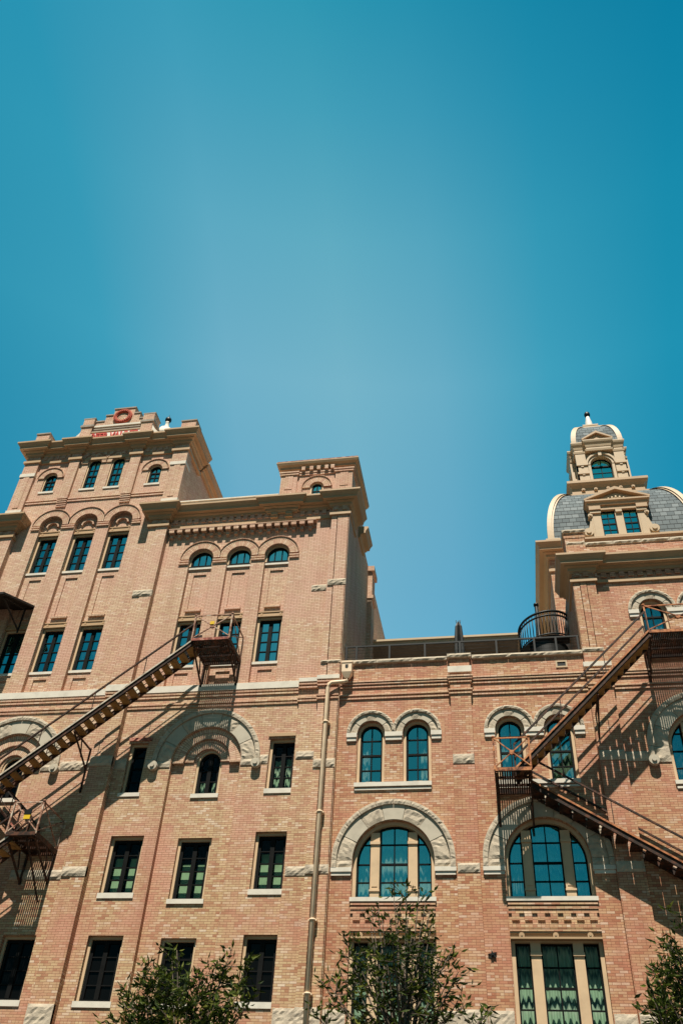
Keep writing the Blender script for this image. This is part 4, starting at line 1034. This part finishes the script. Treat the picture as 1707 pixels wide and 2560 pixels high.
    for sg in (-1, 1):
        a, b = sorted((X+sg*1.1, X+sg*1.42)); m.box(a, b, Y-.62, Y+.62, 33.3, 33.8); m.box(a, b, Y-.66, Y-.5, 31.6, 33.3); m.box(a, b, Y+.5, Y+.66, 31.6, 33.3)
    cu = obj('cupola', m, 'trim_pale', D)
    m = MB(); a = outl(X-.5, X+.5, 31.95, 32.98, True); b = outl(X-.46, X+.46, 31.99, 32.98, True); m.ringprism(a, b, Y-h+.12, Y-h+.2)
    m.box(X-.014, X+.014, Y-h+.13, Y-h+.18, 31.99, 33.42)
    for zz in (32.2, 32.55): m.box(X-.46, X+.46, Y-h+.131, Y-h+.179, zz-.013, zz+.013)
    m.box(X-.47, X+.47, Y-h+.10, Y-h+.19, 32.93, 33.0); w = obj('cupola_window', m, 'sash', cu)
    m = MB(); m.prism(outl(X-.49, X+.49, 31.96, 32.98, True), Y-h+.16, Y-h+.168); obj('pane', m, 'glass', w)
    m = MB(); m.box(X-h+.05, X+h-.05, Y, Y+.05, 31.5, 33.9); obj('dark_backing', m, 'backing', w)
    ring = [(X-1.2, Y+1.2), (X-1.2, Y+.62), (X-1.36, Y+.62), (X-1.36, Y-.62), (X-1.2, Y-.62), (X-1.2, Y-1.2), (X-.62, Y-1.2), (X-.62, Y-1.36), (X+.62, Y-1.36), (X+.62, Y-1.2), (X+1.2, Y-1.2), (X+1.2, Y-.62), (X+1.36, Y-.62), (X+1.36, Y+.62), (X+1.2, Y+.62), (X+1.2, Y+1.2)]
    m = MB(); m.mould(ring, [(-.3, 33.78), (.04, 33.78), (.06, 33.9), (-.3, 33.92)], closed=True); m.mould(ring, [(-.5, 34.1), (.0, 34.1), (.03, 34.25), (.09, 34.36), (.12, 34.46), (.12, 34.52), (-.5, 34.56)], closed=True); m.mould(ring, [(-.3, 33.9), (-.02, 33.9), (-.02, 34.12), (-.3, 34.12)], closed=True); obj('cupola_cornice', m, 'trim_pale', cu)
    m = MB(); m.prism([(X-.62, 34.55), (X+.62, 34.55), (X, 35.0)], Y-1.34, Y-.5)
    for sg in (-1, 1):
        a = [(X+sg*.76, 34.55), (X+sg*.76, 34.63), (X, 35.14), (X, 35.0)]; m.prism(a if sg < 0 else a[::-1], Y-1.46, Y-.5)
    obj('cupola_pediment', m, 'trim', cu)
    m = MB(); hc = lambda t: (.50+.72*cos(t*pi/2), 34.5+1.75*sin(t*pi/2)); N = 12
    for s_ in range(4):
        ang = s_*pi/2; vs = []; uv = []
        for i in range(N+1):
            hh, z = hc(i/N)
            for j in range(5):
                u = (-1+j/2)*hh; vs.append((X+u*cos(ang)+hh*sin(ang), Y+u*sin(ang)-hh*cos(ang), z)); uv.append((u+3, i*.2))
        m.add(vs, [(i*5+j, i*5+j+1, (i+1)*5+j+1, (i+1)*5+j) for i in range(N) for j in range(4)], 0, uv, smooth=True)
    obj('cupola_roof', m, 'slate', cu)
    m = MB()
    for sx, sy in ((-1, -1), (1, -1), (1, 1), (-1, 1)):
        v = []
        for i in range(15):
            hh, z = hc(i/14); v += [(X+sx*(hh+.05), Y+sy*(hh+.05), z+.03), (X+sx*(hh+.04), Y+sy*(hh-.20), z+.03), (X+sx*(hh-.20), Y+sy*(hh+.04), z+.03)]
        m.add(v, [f for i in range(14) for f in ((i*3, i*3+3, i*3+4, i*3+1), (i*3+2, i*3+5, i*3+3, i*3))])
    m.mould(sq(.52), [(-.4, 36.15), (.08, 36.15), (.13, 36.25), (.13, 36.34), (-.5, 36.38)], closed=True); m.mould(sq(.30), [(-.2, 36.34), (.02, 36.34), (.02, 36.6), (.1, 36.66), (.1, 36.74), (-.25, 36.78)], closed=True); obj('cupola_rib', m, 'trim_pale', cu)
    m = MB(); m.lathe(X, Y, [(.001, 36.7), (.22, 36.72), (.20, 36.95), (.18, 37.25), (.12, 37.55), (.09, 37.72), (.001, 37.74)], 14); f = obj('finial', m, 'white', cu)
    m = MB(); m.lathe(X, Y, [(.001, 37.70), (.09, 37.73), (.15, 37.82), (.16, 37.92), (.13, 38.02), (.06, 38.1), (.001, 38.12)], 14); obj('finial_ball', m, 'black', f)
build_domed()

# ================================================================== fire escapes
def platform(par, x0, x1, z, d, rail=True, mats=('iron', 'iron'), open_l=False, open_r=False, knee=.9, skip=()):
    m = MB()
    m.bar((x0, -d, z), (x1, -d, z), .04, .12); m.bar((x0, -.05, z-.02), (x1, -.05, z-.02), .06, .14)
    for x in (x0, x1): m.bar((x, -d, z), (x, 0, z), .05, .14)
    for y in (-d*.36, -d*.72): m.bar((x0, y, z-.05), (x1, y, z-.05), .05, .06)
    p = obj('platform', m, mats[0], par)
    m = MB(); n = int((x1-x0)/.064)
    for i in range(1, n): xx = x0+(x1-x0)*i/n; m.bar((xx, -d, z+.0), (xx, -.05, z+.0), .046, .05)
    obj('grating', m, mats[0], p)
    m = MB(); m.box(x0, x1, -d-.035, -d-.022, z-.05, z+.045); obj('toe_plate', m, mats[1], p)
    for x in (x0+.03, x1-.03):
        m = MB(); m.bar((x, -d+.06, z-.08), (x, -.03, z-knee), .05); m.bar((x, -.04, z-.06), (x, -.04, z-knee-.05), .06); m.bar((x, -.55, z-.08), (x, -.35, z-knee*.68), .035); obj('brace', m, mats[0], p)
    if rail:
        h = .95; m = MB()
        for x in (x0, x1):
            m.bar((x, -d, z), (x, -d, z+h), .05); m.lathe(x, -d, [(.001, z+h), (.045, z+h+.01), (.045, z+h+.06), (.001, z+h+.08)], 8)
        m.bar((x0, -d, z+h), (x1, -d, z+h), .035); m.bar((x0, -d-.02, z+h), (x1, -d-.02, z+.08), .03); m.bar((x0, -d+.02, z+.08), (x1, -d+.02, z+h), .03)
        xm = (x0+x1)/2; m.prism([(xm+.07*cos(t*pi/4), z+h*.52+.07*sin(t*pi/4)) for t in range(8)], -d-.04, -d+.03)
        for x, op in ((x0, open_l), (x1, open_r)):
            if op: continue
            m.bar((x, -d, z+h), (x, -.05, z+h), .035); m.bar((x, -d, z+h), (x, -.05, z+.08), .028); m.bar((x, -d, z+.08), (x, -.05, z+h), .028); m.bar((x, -.06, z), (x, -.06, z+h), .035)
        obj('railing', m, mats[2] if len(mats) > 2 else mats[1], p)
    return p
def flight(par, xa, za, xb, zb, y0, y1, mats=('iron', 'iron', 'tread'), rail_h=.74, tw=.27, rails=True):
    """stair from (xa,za) to (xb,zb); y0 outer stringer, y1 wall side"""
    m = MB(); L_ = sqrt((xb-xa)**2+(zb-za)**2)
    for y in (y0, y1):
        m.bar((xa, y, za-.09), (xb, y, zb-.09), .03, .17)
        m.bar((xa, y, za+.0), (xb, y, zb+.0), .075, .02); m.bar((xa, y, za-.175), (xb, y, zb-.175), .07, .02)
    f = obj('stair', m, mats[0], par)
    m = MB(); m.bar((xa, y0-.045, za+.015), (xb, y0-.045, zb+.015), .012, .05); obj('stringer_edge', m, mats[1], f)
    n = max(4, int(abs(zb-za)/.205)); s = 1 if xb > xa else -1; up = 1 if zb > za else -1
    t = MB(); t.box(-tw/2, tw/2, y0+.02, y1-.02, -.02, .02)
    first = None
    for i in range(n):
        u = (i+.5)/n; x = xa+(xb-xa)*u; z = za+(zb-za)*u-.12
        if first is None: o = obj('tread', t, mats[2], f); first = o
        else: o = first.copy(); C.objects.link(o); o.parent = f
        o.location = (x, 0, z)
    if rails:
        m = MB(); k = max(2, int(L_/1.7))
        for y, hh in ((y0, rail_h), (y1, rail_h*.86)):
            m.bar((xa, y, za+hh), (xb, y, zb+hh), .05)
            if y == y1: m.bar((xa, y, za+.22), (xb, y, zb+.22), .02)
            for i in range(k+1):
                u = i/k; x = xa+(xb-xa)*u; z = za+(zb-za)*u; m.bar((x, y, z-.05), (x, y, z+hh), .022 if 0 < i < k else .04)
        obj('handrail', m, mats[0], f)
    return f
def stair_bracket(par, x, z, y0, y1, h=.95, mat='iron'):
    m = MB(); m.bar((x, 0, z-h), (x, y0, z-.28), .045); m.bar((x, 0, z-.26), (x, y0, z-.26), .045); m.bar((x, -.03, z-.2), (x, -.03, z-h-.75), .05); m.bar((x, y0*.55, z-.26), (x, y0*.40, z-h*.8), .03)
    return obj('brace', m, mat, par)

F = thing('fire_escape', 'rusty dark fire escape with brown treads zigzagging across the left building', 'fire escape', 'fire escapes on the brick facades')
def build_fe_left():
    platform(F, -9.78, -8.5, 17.5, 1.5, mats=('iron', 'iron_red', 'iron_worn'), open_l=True)
    k = .85; zt = lambda x: 17.54+k*(x+9.75)
    flight(F, -9.76, zt(-9.76), -15.75, zt(-15.75), -1.40, -.76, mats=('iron', 'iron_edge', 'tread'))
    stair_bracket(F, -13.15, zt(-13.15), -1.4, -.76)
    platform(F, -16.75, -15.75, zt(-15.75)-.02, 1.5, open_r=True)
    zl = 11.06; zs = lambda x: zl+.1-.85*(x+14.15)
    flight(F, -15.75, zs(-15.75), -14.15, zs(-14.15), -.72, -.08, mats=('iron', 'iron_red', 'tread'))
    platform(F, -14.35, -13.42, zl, 1.5, mats=('iron', 'iron', 'iron_worn'), open_l=True)
    m = MB(); m.bar((-13.7, -1.45, zl-.05), (-13.5, -.2, zl-1.5), .04); obj('brace', m, 'iron', F)
    zd = lambda x: zl+.05+.85*(x+14.15)
    flight(F, -14.15, zd(-14.15), -17.2, zd(-17.2), -1.42, -.78, mats=('iron', 'iron_edge', 'tread'))
    platform(F, -18.2, -17.2, zd(-17.2), 1.5, rail=False)
    m = MB(); m.box(-13.92, -13.72, -1.56, -1.54, zl+.42, zl+.56, 0); m.box(-13.93, -13.71, -1.57, -1.535, zl+.56, zl+.70, 1); obj('warning_plate', m, ['yellow', 'black'], F)
    m = MB(); m.box(-9.22, -9.07, -1.56, -1.54, 18.05, 18.17); obj('warning_plate', m, 'yellow', F)
build_fe_left()
G = thing('fire_escape', 'orange rusted fire escape zigzagging over the arched windows at right', 'fire escape', 'fire escapes on the brick facades')
def build_fe_right():
    o = ('iron', 'iron_orange')
    platform(G, 4.73, 6.6, 17.0, 1.4, mats=o, open_l=True)
    zu = lambda x: x+12.27
    flight(G, .42, zu(.42), 4.72, zu(4.72), -1.42, -.78, mats=('iron', 'iron_orange', 'tread'), tw=.18)
    stair_bracket(G, 2.95, zu(2.95), -1.4, -.78, 1.1)
    platform(G, -.15, .84, 12.66, 1.48, mats=o, open_r=True, knee=1.0)
    zd = lambda x: 13.16-.636*x
    flight(G, .84, zd(.84), 5.0, zd(5.0), -.72, -.08, mats=('iron', 'iron_orange', 'iron'), tw=.335)
    platform(G, 5.0, 6.1, zd(5.0)-.05, 1.4, mats=o, open_l=True)
build_fe_right()

# metal canopy at the left edge
N_ = thing('metal_canopy', 'dark sheet metal canopy over the shaded window at far left', 'canopy')
m = MB(); v = [(-21, -1.62, 19.85), (-17.25, -1.62, 19.85), (-16.88, .2, 20.41), (-21, .2, 20.41)]
v += [(x, y, z+.08) for x, y, z in v]; m.add(v, [(0, 1, 2, 3), (7, 6, 5, 4), (0, 4, 5, 1), (1, 5, 6, 2), (3, 7, 4, 0), (2, 6, 7, 3)]); obj('roof_sheet', m, 'canopy', N_)
for x in (-17.35, -18.6, -19.9):
    m = MB(); m.bar((x-.05, -1.3, 19.9), (x+.1, -.03, 19.3), .05); m.bar((x+.1, -.04, 20.3), (x+.1, -.04, 19.2), .05); m.bar((x, -1.3, 19.88), (x+.1, -.03, 20.25), .05); obj('bracket', m, 'canopy', N_)

# ================================================================== street trees
def tree(label, base, tips, leaves, seed, spread=.9, top_bias=.55):
    rg = random.Random(seed); t = thing('oak_tree', label, 'tree', 'young trees in front of the brick facades')
    t.location = (0, 0, 0)
    bx, by = base; ztop = max(z for x, z in tips); zf = min(z for x, z in tips)-1.9
    T3 = []
    for x, z in tips:
        yy = by+rg.uniform(-spread, spread); k = (25+yy)/(25+by)
        T3.append(Vector((x*k, yy, 1.6+(z-1.6)*k)))
    for i in range(len(tips)//2):                          # lower crown that stays below the frame, and shoots behind
        a = rg.uniform(0, 6.28); r = rg.uniform(.5, 1.6); T3.append(Vector((bx+r*cos(a), by+r*sin(a), rg.uniform(zf+.5, zf+1.9))))
    m = MB(); zt = ztop-1.0
    trunk = [(bx, by, 0.0)]+[(bx+rg.uniform(-.05, .05), by+rg.uniform(-.05, .05), zt*u) for u in (.25, .5, .75, 1.0)]
    m.tube(trunk, [.11, .10, .08, .055, .03], 9); o = obj('trunk', m, 'bark', t)
    lf = MB(); br = MB()
    def leaf(p, d, L_, w):
        d = d.normalized(); sd = d.cross(Vector((0, 0, 1)))
        sd = sd.normalized() if sd.length > .01 else Vector((1, 0, 0))
        rot = Matrix.Rotation(rg.uniform(-1.2, 1.2), 3, d); sd = rot @ sd; nn = d.cross(sd).normalized()
        a = p; b = p+d*L_*.45+sd*w/2-nn*.006; c = p+d*L_-nn*.02; e = p+d*L_*.45-sd*w/2-nn*.006; mid = p+d*L_*.5+nn*.008
        lf.add([a, b, c, e, mid], [(0, 1, 4), (1, 2, 4), (2, 3, 4), (3, 0, 4)])
    for tip in T3:
        f = rg.uniform(.35, .75); zb = zf+(zt-zf)*f*rg.uniform(.5, 1); zb = min(zb, tip.z-.5)
        root = Vector((bx, by, zb)); ctrl = root.lerp(tip, .55)+Vector((rg.uniform(-.1, .1), rg.uniform(-.1, .1), -.12))
        pts = [root.lerp(ctrl, u).lerp(ctrl.lerp(tip, u), u) for u in [i/9 for i in range(10)]]
        br.tube(pts, [.024-.0021*i for i in range(10)], 5)
        subs = [pts]
        for q in range(5):
            s = pts[rg.randint(4, 8)]; dr = Vector((rg.uniform(-1, 1), rg.uniform(-1, 1), rg.uniform(.0, .9))).normalized()*rg.uniform(.18, .42)
            e = s+dr; sp = [s.lerp(e, i/4) for i in range(5)]; br.tube(sp, [.009-.0016*i for i in range(5)], 4); subs.append(sp)
        for si, P_ in enumerate(subs):
            n = leaves if si == 0 else leaves//2
            for i in range(n):
                u = 1-(rg.random()**1.6)*(top_bias if si == 0 else .9); u *= (len(P_)-1); a = int(min(u, len(P_)-2)); p = P_[a].lerp(P_[a+1], u-a)
                dr = Vector((rg.gauss(0, 1), rg.gauss(0, 1), rg.gauss(-.15, .6)))+(P_[-1]-P_[0]).normalized()*.7
                p = p+Vector((rg.gauss(0, .035), rg.gauss(0, .035), rg.gauss(0, .035)))
                leaf(p, dr, rg.uniform(.10, .175), rg.uniform(.034, .058))
    obj('limb', br, 'bark', t); obj('crown', lf, 'leaf', t)
    return t

tree('bushy young oak with rounded double crown before the dark lower windows', (-5.1, -10), [(-6.04, 5.44), (-5.47, 5.65), (-5.54, 5.55), (-4.53, 5.67), (-4.17, 5.5), (-4.75, 5.42), (-5.0, 5.27), (-5.73, 5.32), (-6.33, 5.08), (-6.22, 5.17), (-6.42, 4.67), (-6.22, 4.86), (-5.18, 5.15), (-4.28, 5.16), (-4.06, 5.07), (-4.16, 4.86), (-5.38, 5.39), (-4.85, 5.16), (-4.58, 5.4), (-6.06, 5.14), (-5.78, 5.15), (-5.59, 5.32), (-5.04, 4.97), (-4.39, 4.97), (-5.86, 4.86), (-4.7, 4.88)], 32, 11, 0.8)
tree('tallest young oak, slender and leafy, before the arched window beside the downspout', (-1.75, -10), [(-1.89, 6.58), (-1.68, 6.7), (-1.46, 6.64), (-2.14, 6.42), (-1.35, 6.47), (-2.24, 6.27), (-1.96, 6.22), (-1.29, 6.26), (-2.26, 6.08), (-1.25, 6.16), (-2.69, 5.9), (-2.6, 5.76), (-1.44, 6.08), (-1.66, 6.18), (-0.9, 5.78), (-1.05, 5.7), (-0.87, 5.36), (-2.7, 5.64), (-2.75, 5.37), (-3.04, 5.23), (-2.89, 5.16), (-1.0, 5.27), (-1.06, 5.12), (-0.84, 5.05), (-0.77, 4.9), (-3.2, 4.85), (-0.38, 4.86), (-0.5, 4.77), (-2.38, 5.72), (-1.59, 5.88), (-1.21, 5.88), (-1.83, 6.33), (-2.07, 6.12), (-2.25, 5.6), (-2.16, 5.33), (-2.51, 5.22), (-2.4, 4.99), (-1.36, 5.61), (-1.16, 5.55), (-1.53, 5.34), (-1.57, 5.04), (-1.33, 4.9), (-1.94, 5.07), (-2.71, 4.92), (-1.03, 4.9)], 12, 5, 0.8)
tree('young oak partly cut off at the right edge below the stair', (2.5, -10), [(2.31, 5.69), (2.18, 5.61), (1.99, 5.52), (2.04, 5.37), (2.36, 5.74), (2.44, 5.35), (1.93, 5.17), (1.96, 5.04), (1.81, 4.92), (2.09, 5.11), (2.42, 5.88), (2.32, 5.97), (2.6, 6.25), (2.52, 5.69), (2.23, 5.35), (2.33, 5.17), (2.08, 4.88), (2.22, 4.82), (1.9, 4.79)], 22, 23, 0.7)
